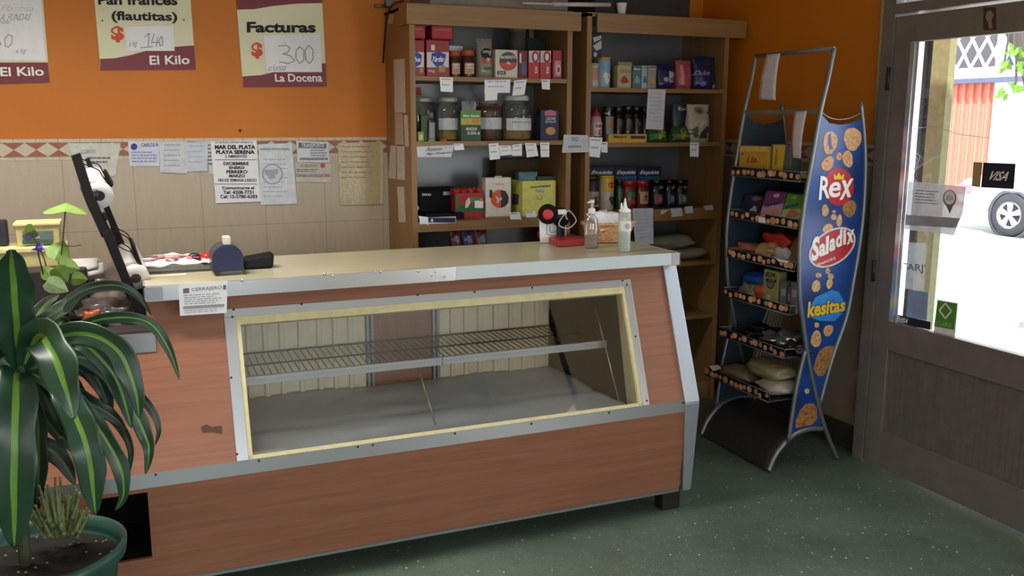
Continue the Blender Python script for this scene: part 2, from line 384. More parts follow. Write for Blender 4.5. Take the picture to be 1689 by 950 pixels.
# ------------------------------------------------------------------ the entrance door (plane x = XD)
XD = 3.239; DP = XP(XD)
DOORP = metal('#85807b', .5); DOORM = mat('#7d7670', .42, .3, var=.10, scale=12)
YD0 = 3.238; YD1 = 2.05; ZD = 2.10
def yz(x, y): p = W(x, y, 0, XD); return p.y, p.z
gy = 3.125; gz0, gz1 = .727, 1.985; gy1 = 2.20
dr = obj('door_1', MB().box((XD, YD0, 0.012), (XD + .045, gy + .015, ZD)).box((XD, gy1, 0.012), (XD + .045, YD1, ZD)).box((XD, gy + .015, gz1), (XD + .045, gy1, ZD)).box((XD, gy + .015, gz0 - .14), (XD + .045, gy1, gz0)).box((XD, gy + .015, .012), (XD + .045, gy1, .19)), DOORM, bevel=.003); struct(dr)
mb = MB(); y = gy + .015
while y > gy1:
    mb.box((XD + .018, y, .19), (XD + .026, y - .026, gz0 - .14)); mb.box((XD + .014, y - .026, .19), (XD + .026, y - .031, gz0 - .14)); y -= .031
obj('ribbed_panel', mb, mat('#756f68', .5, .3, var=.12, scale=20), dr)
obj('glazing_bead', MB().box((XD - .006, gy + .018, gz0), (XD + .05, gy - .010, gz1)).box((XD - .004, gy - .016, gz0), (XD + .03, gy - .030, gz1)), metal('#dfe3e6', .22), dr, bevel=.002)
obj('glass_pane', MB().box((XD + .022, gy - .01, gz0), (XD + .027, gy1, gz1)), glass('#ffffff', .02, key='doorglass'), dr)
for hz in (1.83, .95):
    obj('hinge', MB().tube([(XD - .01, YD0 + .012, hz - .05), (XD - .01, YD0 + .012, hz + .05)], .011, 8), mat('#2a2521', .5), dr)
struct(obj('trim_4', MB().box((XD + .002, YD0 + .012, 0), (XD + .14, YE - .014, ZC)).box((XD - .012, YD0 + .012, 2.113), (XD + .10, YD1, 2.155)).box((XD - .0, YD0 + .012, 2.62), (XD + .10, YD1, ZC)), DOORM, bevel=.003))
struct(obj('window_1', MB().box((XD + .04, YD0, 2.155), (XD + .046, YD1, 2.62)), glass('#ffffff', .03, key='doorglass2')))
mb = MB().box((XD + .01, YF, -.08), (XD + .14, -1.6, ZC)).box((XD + .01, -.1, -.08), (XD + .14, YD1 - .01, ZC)).box((XD + .01, -1.6, -.08), (XD + .14, 0, .55)).box((XD + .01, -1.6, 1.8), (XD + .14, 0, ZC))
struct(obj('wall_door_side', mb, mat('#c9b08a', .7, var=.04)))
struct(box('window_2', (XD + .06, -1.6, .55), (XD + .066, 0, 1.8), glass('#ffffff', .03, key='doorglass2')))
# door bolt patch at the top rail
GP = XP(XD + .0205)
def sticker(name, label, px, m, mp=GP, off=0.0, cat='sticker', th=.0006):
    if not isinstance(px[0], tuple): px = rq(*px)
    a = [mp(x, y, off) for x, y in px]; n = (a[1] - a[0]).cross(a[3] - a[0]).normalized() * th
    return tag(obj(name, MB().prism(a, n), m), label, cat)
s = sticker('door_sticker', 'tall maroon faded sticker on the top rail of the door', rq(1622, 12, 1643, 50), mat('#4a2a2c', .5), DP, .0008)
poly(s, DP, [(1628, 20), (1634, 17), (1640, 24), (1636, 34), (1638, 46), (1632, 48), (1630, 36), (1626, 30)], mat('#8d7d72', .6), .002, 'faded_mark')
s = sticker('card_sticker', 'dark navy card payment sticker in the door glass beside a tan strip', ((1622, 268), (1675, 270), (1672, 312), (1618, 309)), mat('#12172e', .5))
text(s, GP, 'VISA', ((1633, 282), (1666, 283), (1664, 299), (1631, 297)), WHITEINK, .02, .002, .25)
s2 = patch(s, GP, ((1606, 267), (1621, 268), (1617, 309), (1603, 307)), mat('#a8905c', .6), .0012, 'tan_strip')
s = sticker('door_notice', 'translucent white paper notice with a location pin, taped on the door glass', ((1499, 299), (1593, 308), (1588, 350), (1573, 388), (1490, 378)), mat('#d9d6dc', .8, trans=.35))
lines(s, GP, ((1510, 313), (1553, 316), (1552, 341), (1510, 338)), 5, mat('#8d8990', .8), .002, .3)
disc(s, GP, 1567, 327, 11, 14, GREY, .002, 'pin_ring'); disc(s, GP, 1567, 326, 9, 11.5, PAPER, .0026, 'pin_face'); poly(s, GP, [(1561, 338), (1573, 338), (1567, 353)], GREY, .0022, 'pin_tip'); text(s, GP, 'ASA', (1561, 322, 1573, 331), GREY, 0, .003)
patch(s, GP, ((1491, 354), (1584, 360), (1576, 376), (1490, 371)), mat('#a19ea6', .8), .0016, 'grey_band')
s = sticker('frosted_strip', 'white frosted strip with vertical lettering low on the door glass', ((1484, 398), (1527, 402), (1522, 480), (1478, 474)), mat('#dfe4ea', .6, trans=.6))
text(s, GP, "TARJ'", ((1486, 433), (1527, 436), (1527, 452), (1486, 448)), GREY, .01, .002)
s = sticker('blue_leaflet', 'pale blue leaflet stuck on the door glass above the narrow card strip', ((1498, 478), (1531, 482), (1529, 527), (1494, 524)), mat('#8fa2c4', .7, trans=.1))
s = sticker('card_strip', 'narrow navy card payment strip along the bottom left of the door glass', ((1480, 519), (1535, 531), (1534, 544), (1479, 532)), mat('#171c33', .5))
text(s, GP, 'VISA', ((1483, 523), (1499, 526), (1498, 534), (1482, 531)), WHITEINK, .02, .002, .25)
s = sticker('green_sticker', 'green square sticker with a white diamond outline on the door glass', ((1546, 494), (1580, 500), (1575, 556), (1540, 548)), mat('#dfe5dc', .6))
patch(s, GP, ((1547, 496), (1579, 501), (1574, 544), (1541, 538)), mat('#4f8f2c', .5), .0014, 'green_field')
mb = MB()
stroke(s, GP, [(1560, 500), (1570, 513), (1560, 525), (1550, 512), (1560, 500)], 2.4, WHITEINK, .0026, 'diamond_outline'); text(s, GP, 'CLARO', ((1545, 529), (1570, 533), (1570, 540), (1545, 536)), mat('#a9cf95', .6), 0, .0026)

s = tag(disc(None, GP, 1686, 536, 8, 8, mat('#7fd8ba', .5, trans=.5), .001, 'ring_logo_sticker'), 'small pale green ring logo at the right edge of the door glass', 'sticker')
disc(s, GP, 1686, 536, 5, 5, mat('#ffffff', .5, trans=.6), .0016, 'ring_centre'); text(s, GP, 'buscanos', ((1645, 521), (1673, 524), (1673, 529), (1645, 526)), mat('#c9a9a2', .6), 0, .001)
SCR = mat('#d9dcdc', .5)
stroke(dr, GP, [[(1497, 220), (1508, 212), (1540, 208), (1585, 222), (1635, 228)], [(1500, 238), (1513, 262), (1508, 280), (1535, 262), (1552, 255)], [(1512, 224), (1504, 248), (1518, 258), (1506, 292), (1512, 300)]], 1.0, SCR, .0008, 'scratch_marks')
# ------------------------------------------------------------------ outside
struct(box('pavement', (XD + .16, -14, -.10), (5.6, 30, -.02), mat('#c9c6bf', .8, var=.06)))
struct(box('street', (5.6, -14, -.14), (30, 40, -.05), mat('#b9b7b2', .85, var=.06)))
p = W(1545, 500, 0, 4.0)
y1_, y0_ = W(1529, 150, 0, 4.2).y, W(1561, 150, 0, 4.2).y
o = box('pillar', (4.2, min(y0_, y1_), -.05), (4.25, max(y0_, y1_), 3.2), mat('#85825c', .8, var=.12, bump=.2)); tag(o, 'olive plastered pillar just outside the door', 'pillar')
y1_, y0_ = W(1514, 150, 0, 3.62).y, W(1528, 150, 0, 3.62).y
o = obj('roller_shutter_guide', MB().box((3.62, min(y0_, y1_), -.05), (3.64, max(y0_, y1_), 2.7)).box((3.64, max(y0_, y1_) - .004, -.05), (3.66, max(y0_, y1_), 2.7)), mat('#101014', .7, spec=.2)); tag(o, 'black upright metal channel between door glass and olive pillar', 'metal channel')
XW = 15.5; BP = XP(XW)
fa = thing('house', 'white house across the street with a red ribbed gate', 'house', (XW, 10, -.05))
def yy(x, y): return BP(x, y)
g0 = BP(1548, 138); g1 = BP(1641, 138); gb = -.05
obj('wall', MB().box((XW, -6, -.05), (XW + .3, g1.y, g0.z)).box((XW, g0.y, -.05), (XW + .3, 26, g0.z)).box((XW, -6, g0.z + .04), (XW + .3, 26, BP(1600, 112).z)), mat('#e9e6e2', .8, var=.03), fa)
obj('ledge', MB().box((XW - .12, -6, g0.z - .02), (XW + .02, 26, g0.z + .07)), mat('#5f6480', .7), fa)
mb = MB(); y = g1.y; i = 0
while y < g0.y:
    mb.box((XW + .12, y, -.05), (XW + .16, y + .15, g0.z)); mb.box((XW + .05, y + .15, -.05), (XW + .16, y + .19, g0.z)); y += .19
obj('gate', mb, mat('#e08a76', .7, var=.08), fa)
a = BP(1655, 60); b = BP(1568, 112)
mb = MB(); st = .34
zt, zb_ = BP(1610, 60).z, BP(1610, 112).z
n = int((b.y - a.y) / st); hh = zt - zb_
for i in range(-2, n + 3):
    for sgn in (1, -1):
        y0q = a.y + i * st; y1q = y0q + sgn * hh * .62
        mb.tube([(XW, y0q, zb_), (XW, y1q, zt)], .03, 4)
mb.box((XW - .04, a.y - .9, zt), (XW + .04, b.y + .9, zt + .09)); mb.box((XW - .04, a.y - .9, zb_ - .06), (XW + .04, b.y + .9, zb_))
for q in (a.y - .9, a.y + .02, b.y + .02, b.y + .9): mb.box((XW - .06, q - .05, zb_), (XW + .06, q + .05, zt))
obj('lattice_railing', mb, mat('#f1f1f1', .7), fa)
obj('upper_wall', MB().box((XW + 1.6, -6, zb_ - .5), (XW + 1.8, 26, zt + 4)), mat('#5a585e', .8), fa)
obj('balcony_deck', MB().box((XW + .3, -6, zb_ - .6), (XW + 1.7, 26, zb_ - .4)), mat('#d8d6d2', .8), fa)
for q in (BP(1600, 80).y, BP(1630, 80).y): obj('window', MB().box((XW + 1.55, q - .5, zb_ - .2), (XW + 1.6, q + .45, zt - .25)), mat('#3b4866', .4), fa)
# parked car
wc = W(1668, 354, 2, .28); cx = wc.x + .05; cy = wc.y + .04
car = thing('car', 'silver car parked across the street, its rear wheel in view', 'car', (cx + .8, cy, -.05))
prof = [(.95, .40), (.99, .62), (.86, .76), (.40, .88), (-.35, 1.42), (-1.5, 1.50), (-2.25, 1.05), (-3.1, .92), (-3.35, .7), (-3.35, .35), (-2.95, .3), (-2.93, .34), (-2.75, .58), (-2.35, .58), (-2.17, .34), (-2.15, .3), (-.42, .3), (-.40, .34), (-.22, .60), (.22, .60), (.40, .34), (.44, .3)]
obj('body', MB().prism([(cx - .03, cy + q[0], q[1] - .02) for q in prof], (1.65, 0, 0)), mat('#e6e7ea', .35, var=.02), car, bevel=.05)
obj('side_window', MB().prism([(cx - .045, cy + q[0], q[1] - .02) for q in ((.1, 1.0), (-.38, 1.36), (-1.45, 1.40), (-2.05, 1.06))], (.03, 0, 0)), mat('#c3c8cc', .15), car)
obj('tail_light', MB().box((cx - .04, cy + .70, .52), (cx + .1, cy + .985, .66)), mat('#e0808a', .3), car)
for dy in (0, -2.55):
    for dx in (0, 1.42):
        c = Vector((cx + dx, cy + dy, .27))
        wh = obj('wheel', MB().lathe([(.20, -.05), (.29, -.06), (.32, 0), (.32, .10), (.29, .15), (.2, .15)], c, 28, axis=(1, 0, 0), caps=False), mat('#3c3d42', .8), car)
        mb = MB().lathe([(.205, -.055), (.205, -.02), (.17, -.03), (.165, .02)], c, 28, axis=(1, 0, 0), caps=False).lathe([(.05, -.058), (.05, 0)], c, 12, axis=(1, 0, 0))
        for k in range(5):
            an = 2 * math.pi * k / 5 + .3; d = Vector((0, math.cos(an), math.sin(an))); e = Vector((0, -d.z, d.y))
            mb.prism([c + Vector((-.052, 0, 0)) + d * .03 + e * .022, c + Vector((-.052, 0, 0)) + d * .03 - e * .022, c + Vector((-.048, 0, 0)) + d * .18 - e * .045, c + Vector((-.048, 0, 0)) + d * .18 + e * .045], (.03, 0, 0))
        obj('wheel_disc', MB().lathe([(.19, -.02), (.19, .0)], c, 28, axis=(1, 0, 0)), mat('#2a2a2e', .6), wh)
        obj('hub_cap', mb, mat('#c9cbd0', .4), wh)
        obj('wheel_arch', MB().lathe([(.33, -.025), (.375, -.028), (.375, .0), (.33, .0), (.33, -.025)], c + Vector((0, 0, 0)), 28, axis=(1, 0, 0), caps=False), mat('#55575c', .6), wh)
# tree over the street
tr = thing('street_tree', 'street tree with a leaning dark trunk and sparse green leaves beyond the door', 'tree', (9.2, 5.0, -.1))
t0 = W(1668, 40, 0, 9.2); t1 = W(1700, 120, 0, 9.2)
obj('trunk', MB().tube(smooth_pts([(9.2, t1.y - .35, -.1), (9.2, t1.y - .25, 1.2), t1, t0, t0 + Vector((.1, .5, .7))]), .09, 8), mat('#4a4642', .9, bump=.4), tr)
rnd = random.Random(3)
mb = MB()
for (px, py) in ((1672, 82), (1680, 110), (1655, 112), (1676, 145), (1684, 150), (1654, 155), (1688, 86), (1662, 108)):
    for k in range(6):
        c = W(px + rnd.uniform(-6, 6), py + rnd.uniform(-6, 6), 0, 8.6 + rnd.uniform(-.2, .2)); d = Vector((rnd.uniform(-.4, .4), rnd.uniform(-1, 1), rnd.uniform(-1, .6))).normalized(); e = d.cross(Vector((1, .3, .2))).normalized()
        mb.face([c - d * .06, c + e * .025, c + d * .07, c - e * .025])
o = obj('foliage', mb, mat('#6d9a34', .6), tr); o['kind'] = 'stuff'
mb = MB()
for (px, py) in ((1672, 82), (1655, 112), (1676, 145), (1688, 86)): mb.tube(smooth_pts([t0 + Vector((-.1, 0, -.05)), (t0 + W(px, py, 0, 8.6)) / 2 + Vector((0, 0, .15)), W(px, py, 0, 8.6)]), .012, 5)
obj('branch', mb, mat('#4a4642', .9), tr)
# ================================================================== glazed display counter
LAM = wood('#845540', '#a06a4f', .4, 'X', .8); LAM2 = LAM
CX0, CX1 = -1.0, 2.154
yr, zr, yt, zt_ = 3.08, .487, 3.283, 1.03
NS = Vector((0, -(zt_ - zr), -(yr - yt))).normalized() * 1.0       # outward normal of the sloping front (towards -Y, up)
NS = Vector((0, -(zt_ - zr), (yt - yr))).normalized()
def SL(x, y, off=0.0):
    d = ray(x, y); n = NS; p0 = Vector((0, yr, zr)); t = (p0 - EYEV).dot(n) / d.dot(n)
    return EYEV + d * t + n * off
def SF(X, t, off=0.0):   # point on the sloping front: t = 0 at the rail, 1 at the top
    return Vector((X, yr + (yt - yr) * t, zr + (zt_ - zr) * t)) + NS * off
dc = thing('display_counter', 'long wood laminate display counter with a sloping glass window and metal trim', 'display counter', (1.05, 3.45, 0))
# carcass (inside boards), left open in front
mb = MB().box((CX0, 3.78, .09), (CX1 - .02, 3.80, 1.04)).box((CX0, 3.14, .085), (CX1 - .03, 3.78, .105)).box((.30, 3.10, .44), (CX1 - .06, 3.76, .46)).box((.285, 3.28, .46), (.30, 3.76, 1.03)).box((CX0, 3.34, .86), (.04, 3.78, .90))
obj('carcass', mb, mat('#33261d', .7), dc)
obj('side_panel', MB().prism([(.045, 3.128, .105), (.045, yr + .006, zr), (.045, yt + .01, 1.045), (.045, 3.77, 1.045), (.045, 3.77, .105)], (.018, 0, 0)).prism([(CX1 - .052, 3.128, .105), (CX1 - .052, yr + .012, zr), (CX1 - .052, yt + .012, 1.045), (CX1 - .052, 3.77, 1.045), (CX1 - .052, 3.77, .105)], (.02, 0, 0)), LAM, dc)
# lower front panel with the black opening
def LP(x, y, off=0.0):
    d = ray(x, y); n = Vector((0, -.4, -.035)).normalized(); p0 = Vector((0, 3.12, .087)); t = (p0 - EYEV).dot(n) / d.dot(n); return EYEV + d * t + n * off
def LQ(X, z, off=0.0): return Vector((X, 3.12 - .04 * (z - .087) / .4 - off, z))
def lowpiece(mb, xa, xb, za, zb, th=.016, mi=0): mb.hexa([LQ(xa, za), LQ(xb, za), LQ(xb, za, -th), LQ(xa, za, -th), LQ(xa, zb), LQ(xb, zb), LQ(xb, zb, -th), LQ(xa, zb, -th)], mi)
hx0, hx1, hz0, hz1 = -.16, LP(246, 850).x, LP(248, 920).z, LP(215, 815).z
mb = MB(); lowpiece(mb, hx1, 2.10, .095, .462); lowpiece(mb, hx0, hx1, hz1, .462); lowpiece(mb, hx0, hx1, .095, hz0); lowpiece(mb, CX0, hx0, .095, .462)
obj('lower_panel', mb, LAM, dc)
obj('machine_recess', MB().box((hx0 - .02, 3.15, hz0 - .02), (hx1 + .02, 3.45, hz0 - .01)).box((hx0 - .02, 3.15, hz1 + .01), (hx1 + .02, 3.45, hz1 + .02)).box((hx0 - .03, 3.15, hz0 - .02), (hx0 - .02, 3.45, hz1 + .02)).box((hx1 + .02, 3.15, hz0 - .02), (hx1 + .03, 3.45, hz1 + .02)).box((hx0 - .03, 3.45, hz0 - .02), (hx1 + .03, 3.46, hz1 + .02)), mat('#0c0b0b', .9), dc)
# upper sloping panels
def slope(mb, xa, xb, ta, tb, o0=-.016, o1=0.0, mi=0): mb.hexa([SF(xa, ta, o1), SF(xb, ta, o1), SF(xb, ta, o0), SF(xa, ta, o0), SF(xa, tb, o1), SF(xb, tb, o1), SF(xb, tb, o0), SF(xa, tb, o0)], mi)
def tz(z): return (z - zr) / (zt_ - zr)
fx0, fx1, ft0, ft1 = .305, 1.919, tz(.506), tz(.993)
ix0, ix1, it0, it1 = .345, 1.872, tz(.530), tz(.955)
mb = MB(); slope(mb, .045, fx0 + .01, .02, 1.03); slope(mb, CX0, .045, .02, tz(.874))
obj('front_panel', mb, LAM, dc)
mb = MB(); slope(mb, fx0 + .01, fx1 - .01, ft1 - .02, 1.03); obj('header_panel', mb, LAM, dc)
mb = MB(); slope(mb, fx1 - .01, 2.09, .02, 1.03); obj('front_panel', mb, LAM, dc)
for q in ((330, 708, 368, 716),):
    poly(bpy.data.objects['front_panel'], SL, [(331, 704), (340, 700), (350, 704), (366, 702), (367, 716), (350, 713), (334, 714)], mat('#5c3a2b', .7), .0006, 'scuff_mark')
# metal rails and window frame
mb = MB(); mb.hexa([LQ(CX0, .452, .002), LQ(2.108, .452, .002), LQ(2.108, .452, -.004), LQ(CX0, .452, -.004), SF(CX0, .024, .004), SF(2.108, .024, .004), SF(2.108, .024, -.004), SF(CX0, .024, -.004)])
rail = obj('front_rail', mb, STEEL, dc)
mb = MB(); lowpiece(mb, CX0, 2.10, .084, .099, .02); obj('bottom_trim', mb, ALU, dc)
mb = MB()
slope(mb, fx0 - .012, fx1, ft1 - .052, ft1, -.002, .005); slope(mb, fx0 - .012, fx0 + .028, .024, ft1 - .052, -.002, .005); slope(mb, fx1 - .030, fx1, .024, ft1 - .052, -.002, .005)
wf = obj('window_frame', mb, STEEL, dc, bevel=.0015)
mb = MB(); g = .012
it1 = ft1 - .10; slope(mb, fx0 + .028, fx1 - .030, it1, ft1 - .052, -.04, .002); slope(mb, fx0 + .028, fx0 + .028 + .014, .024, it1, -.04, .002); slope(mb, fx1 - .030 - .016, fx1 - .030, .024, it1, -.10, .002); slope(mb, fx0 + .028, fx1 - .030, .026, .050, -.03, .002)
obj('gasket', mb, mat('#d8cb9c', .5, var=.08), wf)
mb = MB(); slope(mb, fx0 + .042, fx1 - .047, .050, it1, -.016, -.012); obj('glass_pane', mb, glass('#ffffff', .07, .015, key='case'), dc)
def screws(pts, mp, par):
    for x, y in pts:
        c = mp(x, y, .0055); obj('screw', MB().lathe([(.0042, -.003), (.0042, .0004), (.002, .0012)], c, 10, axis=NS), mat('#2e2d2d', .5, .4), par)
screws([(385, 511), (497, 502), (688, 487), (782, 482), (877, 475), (1026, 463), (1033, 470), (383, 523), (381, 623), (391, 749), (1047, 555), (1066, 661)], SL, wf)
screws([(427, 760), (590, 737), (615, 734), (750, 715), (876, 699), (1004, 681), (257, 783), (1126, 664)], lambda x, y, o: SL(x, y, o - .001), rail)
# corner post
mb = MB(); pw0, pw1 = 2.083, CX1
mb.hexa([SF(pw0, 0, .012), SF(pw1, 0, .012), SF(pw1, 0, -.05), SF(pw0, 0, -.05), SF(pw0, 1.03, .012), SF(pw1 - .005, 1.03, .012), SF(pw1 - .005, 1.03, -.05), SF(pw0, 1.03, -.05)])
a0 = [LQ(pw0 + .03, .087, .012), LQ(pw1, .087, .012), LQ(pw1, .087, -.06), LQ(pw0 + .03, .087, -.06)]; b0 = [SF(pw0, 0, .012), SF(pw1, 0, .012), SF(pw1, 0, -.05), SF(pw0, 0, -.05)]
mb.hexa(a0 + b0)
obj('corner_post', mb, metal('#b9c0ca', .42), dc, bevel=.004)
for X in (2.03, .95, -.3):
    f = obj('foot', MB().box((X, 3.135 if X > 2 else 3.5, 0), (X + .09, 3.20 if X > 2 else 3.58, .085)), mat('#191715', .7), dc, bevel=.006)
# countertop with its edging
TOPM = mat('#b8b094', .25, var=.06, scale=5)
ct = obj('countertop', MB().box((.045, 3.232, 1.049), (2.13, 3.775, 1.098)), TOPM, dc, bevel=.002)
xs = W(752, 452, 1, 3.225).x
obj('edge_strip', MB().box((.04, 3.224, 1.047), (xs, 3.232, 1.099)).box((.04, 3.224, 1.047), (.046, 3.775, 1.099)), metal('#c4c6ca', .24), ct)
plab(obj('edge_strip', MB().box((xs, 3.225, 1.048), (2.10, 3.232, 1.0985)).box((2.128, 3.232, 1.048), (2.133, 3.775, 1.0985)), mat('#c9d3d6', .35, var=.02), ct), 'white edge strip')
obj('corner_cap', MB().box((2.095, 3.2225, 1.046), (2.136, 3.232, 1.0995)).box((2.13, 3.2225, 1.046), (2.136, 3.27, 1.0995)), STEEL, ct, bevel=.001)
obj('joint_plate', MB().box((.042, 3.2225, 1.05), (.10, 3.224, 1.095)), metal('#9ea1a6', .4), ct)
rnd = random.Random(5)
for x, y in ((400, 462), (535, 452), (549, 455), (620, 449), (628, 448), (690, 447), (712, 453), (718, 448), (733, 456)):
    c = W(x, y, 1, 3.2235); obj('dent', MB().lathe([(.006, -.001), (.005, .0012), (.002, .0018)], c, 12, axis=(0, -1, .1)), STEEL, ct)
# lower left ledge
LZ = .945
lg = obj('side_ledge', MB().box((CX0, 3.245, LZ - .055), (.062, 3.78, LZ)), mat('#2b221d', .6), dc)
obj('edge_strip', MB().box((CX0, 3.222, .876), (.066, 3.245, .938)), metal('#b2b3b6', .3), lg)
# inside of the case
IY = 3.705
CREAM = mat('#d3caac', .45, var=.04)
def IP(x, y, off=0.0): return W(x, y, 1, IY - .004 - off)
x_a, x_b, x_c, x_d = IP(392, 580).x, IP(606, 580).x, IP(720, 580).x, IP(906, 580).x
obj('lining', MB().box((.30, IY + .012, .46), (1.9, IY + .02, 1.03)).prism([(1.765, IY + .012, .46), (1.875, 3.17, .46), (1.875, 3.31, 1.02), (1.765, IY + .012, 1.02)], (.012, 0, 0)), mat('#2a2825', .4), dc)
obj('case_ceiling', MB().box((.31, 3.30, 1.022), (1.88, IY + .01, 1.03)), mat('#8b8772', .6), dc)
def liner(xa, xb):
    mb = MB().box((xa, IY, .47), (xb, IY + .010, 1.02)); w_ = xb - xa; xc = (xa + xb) / 2; d = .009
    for f, z1 in ((.12, .99), (.24, .93), (.36, .88), (.50, .84), (.64, .88), (.76, .93), (.88, .99)):
        x = xa + w_ * f; mb.box((x - .011, IY - d, .48), (x + .011, IY, z1))
    mb.box((xc - w_ * .14, IY - d, .912), (xc + w_ * .10, IY, .93))
    return obj('door_liner', mb, CREAM, dc, bevel=.005)
liner(x_a - .02, x_b - .005); liner(x_c + .01, x_d)
obj('sliding_door', MB().box((x_b + .03, IY + .002, .47), (x_c - .02, IY + .011, 1.02)), wood('#6a3b26', '#84523a', .35, 'Z'), dc)
for xx in (x_b, x_c - .015): obj('door_track', MB().box((xx - .004, IY - .012, .47), (xx + .010, IY + .008, 1.02)).box((xx + .016, IY - .008, .47), (xx + .03, IY + .008, 1.02)), ALUD, dc, bevel=.002)
def flo(u, v):
    X = .31 + (1.86 - .10 * v - .31) * u; Y = 3.115 + (IY - 3.115) * v
    return Vector((X, Y, .485 + .045 * v + .010 * noise.noise(Vector((X * 4, Y * 9, 1))) + .004 * noise.noise(Vector((X * 14, Y * 18, 3))) - (.006 if abs(v - .42) < .03 else 0)))
obj('lining_sheet', MB().grid(flo, 60, 24), mat('#b9c3cc', .4, var=.08, scale=6), dc, solid=.003)
# wire shelf
ws = obj('wire_shelf', (lambda mb: [mb.tube([(.36 + i * .026, 3.36, .712), (.36 + i * .026, IY - .02, .722)], .0022, 5, caps=False) for i in range(57)] and mb)(MB()), mat('#3b3833', .4, .6), dc)
mb = MB()
for yq, zq in ((IY - .02, .722), (3.53, .714)): mb.tube([(.35, yq, zq), (1.84, yq, zq)], .004, 6)
obj('cross_bar', mb, mat('#3b3833', .4, .6), ws)
sr = obj('shelf_rail', MB().box((.345, 3.335, .690), (1.115, 3.352, .722)).box((1.118, 3.335, .690), (1.868, 3.352, .722)).box((.345, 3.333, .703), (1.868, 3.335, .709)), metal('#b8bcc0', .35), ws, bevel=.002)
for p0, p1 in (((700, 612), (722, 700)), ((992, 500), (1027, 662))):
    a = SL(*p0, -.06); b = SL(*p1, -.03); obj('support_rod', MB().tube([a, b], .003, 6), metal('#a8a59a', .3), dc)
# flyer taped to the counter edge
FP = YP(3.2215)
s = sticker('flyer', 'small printed flyer taped over the metal counter edge at its left end', ((294, 469), (375, 463), (374, 516), (297, 521)), PAPER, FP, 0, 'flyer')
text(s, FP, 'CERRAJERO', ((316, 475), (366, 471), (366, 478), (316, 482)), GREY, .01, .0016)
for q in (((302, 476), (312, 475), (312, 483), (302, 484)), ((368, 470), (373, 470), (373, 477), (368, 478))): patch(s, FP, q, GREY, .0014)
lines(s, FP, ((303, 487), (370, 483), (370, 501), (304, 504)), 5, mat('#8d8f96', .8), .0014, .35, seed=4)
patch(s, FP, ((302, 505), (370, 501), (370, 506), (302, 510)), mat('#9a9ba0', .7), .0014)
lines(s, FP, ((304, 512), (371, 508), (371, 514), (304, 518)), 2, mat('#a5a7ad', .8), .0014, .35, seed=6)

# ================================================================== posters on the back wall
WP = YP(YB - .0042)
CRM = mat('#e2dfba', .45, var=.02); MAR = mat('#761822', .4, var=.03); RED_O = mat('#d8481f', .5, var=.02)
def sheet(name, label, cat, px, m, off=0.0, th=.0012): return sticker(name, label, px, m, WP, off, cat, th)
# left price sign (partly out of frame)
s = sheet('price_sign', 'price board at the left edge of the photo, mostly covered by a white paper', 'price sign', ((-66, -30), (68, -34), (82, 136), (-54, 140)), CRM)
poly(s, WP, [(-57, 108), (-30, 108), (0, 103), (79, 103), (82, 136), (-54, 140)], MAR, .0006, 'maroon_band')
text(s, WP, 'El Kilo', ((0, 111), (71, 110), (73, 125), (1, 126)), WHITEINK, .02, .0022)
p = patch(s, WP, ((-50, -26), (66, -28), (75, 100), (-44, 98)), PAPER, .0028, 'price_paper')
text(s, WP, 'A. FUNDAS', ((2, 23), (50, 23), (50, 34), (2, 34)), PENCIL, -.01, .004, .1); text(s, WP, 'Grande', ((-20, 30), (17, 33), (17, 40), (-20, 38)), PENCIL, -.01, .004, .1)
text(s, WP, 'Flautita', ((4, 8), (57, 9), (57, 19), (4, 18)), mat('#d0d0d3', .8), -.01, .004, .1)
stroke(s, WP, [[(-2, 58), (-8, 66), (-10, 74), (-4, 78), (2, 73), (-2, 67), (-8, 72)], [(14, 57), (8, 64), (9, 76), (14, 78), (20, 71), (20, 60), (14, 57)]], 1.3, PENCIL, .004)
text(s, WP, 'x kg', ((26, 80), (43, 79), (43, 90), (26, 91)), PENCIL, -.005, .004, .2)
# middle sign
s = sheet('price_sign', 'cream and maroon price board for bread, reading flautitas 140, middle of three', 'price sign', ((152, -40), (311, -42), (323, 115), (166, 116)), CRM)
poly(s, WP, [(165, 97), (190, 96), (215, 91), (240, 84), (290, 77), (320, 75), (323, 115), (166, 116)], MAR, .0006, 'maroon_band')
text(s, WP, 'Pan francés', ((161, -7), (292, -9), (293, 9), (162, 8)), INK, .035, .0018)
text(s, WP, '(flautitas)', ((183, 18), (292, 20), (293, 39), (185, 38)), INK, .03, .0018)
text(s, WP, '$', ((182, 43), (204, 43), (205, 70), (184, 70)), RED_O, .05, .0018)
patch(s, WP, ((205, 44), (286, 42), (288, 84), (209, 84)), PAPER, .0028, 'price_paper')
stroke(s, WP, [[(238, 62), (246, 55), (244, 78)], [(232, 79), (252, 77)], [(254, 56), (250, 70), (262, 70)], [(260, 62), (258, 77)], [(266, 60), (262, 68), (264, 76), (268, 74), (268, 63), (266, 60)]], 1.3, PENCIL, .004)
text(s, WP, 'x kg', ((212, 68), (226, 66), (226, 78), (213, 80)), PENCIL, 0, .004, .2)
text(s, WP, 'El Kilo', ((246, 92), (312, 91), (313, 106), (247, 107)), WHITEINK, .02, .0018)
for q in ((169, 34), (303, 33)): disc(s, WP, *q, 1.6, 1.6, GREY, .002, 'nail')
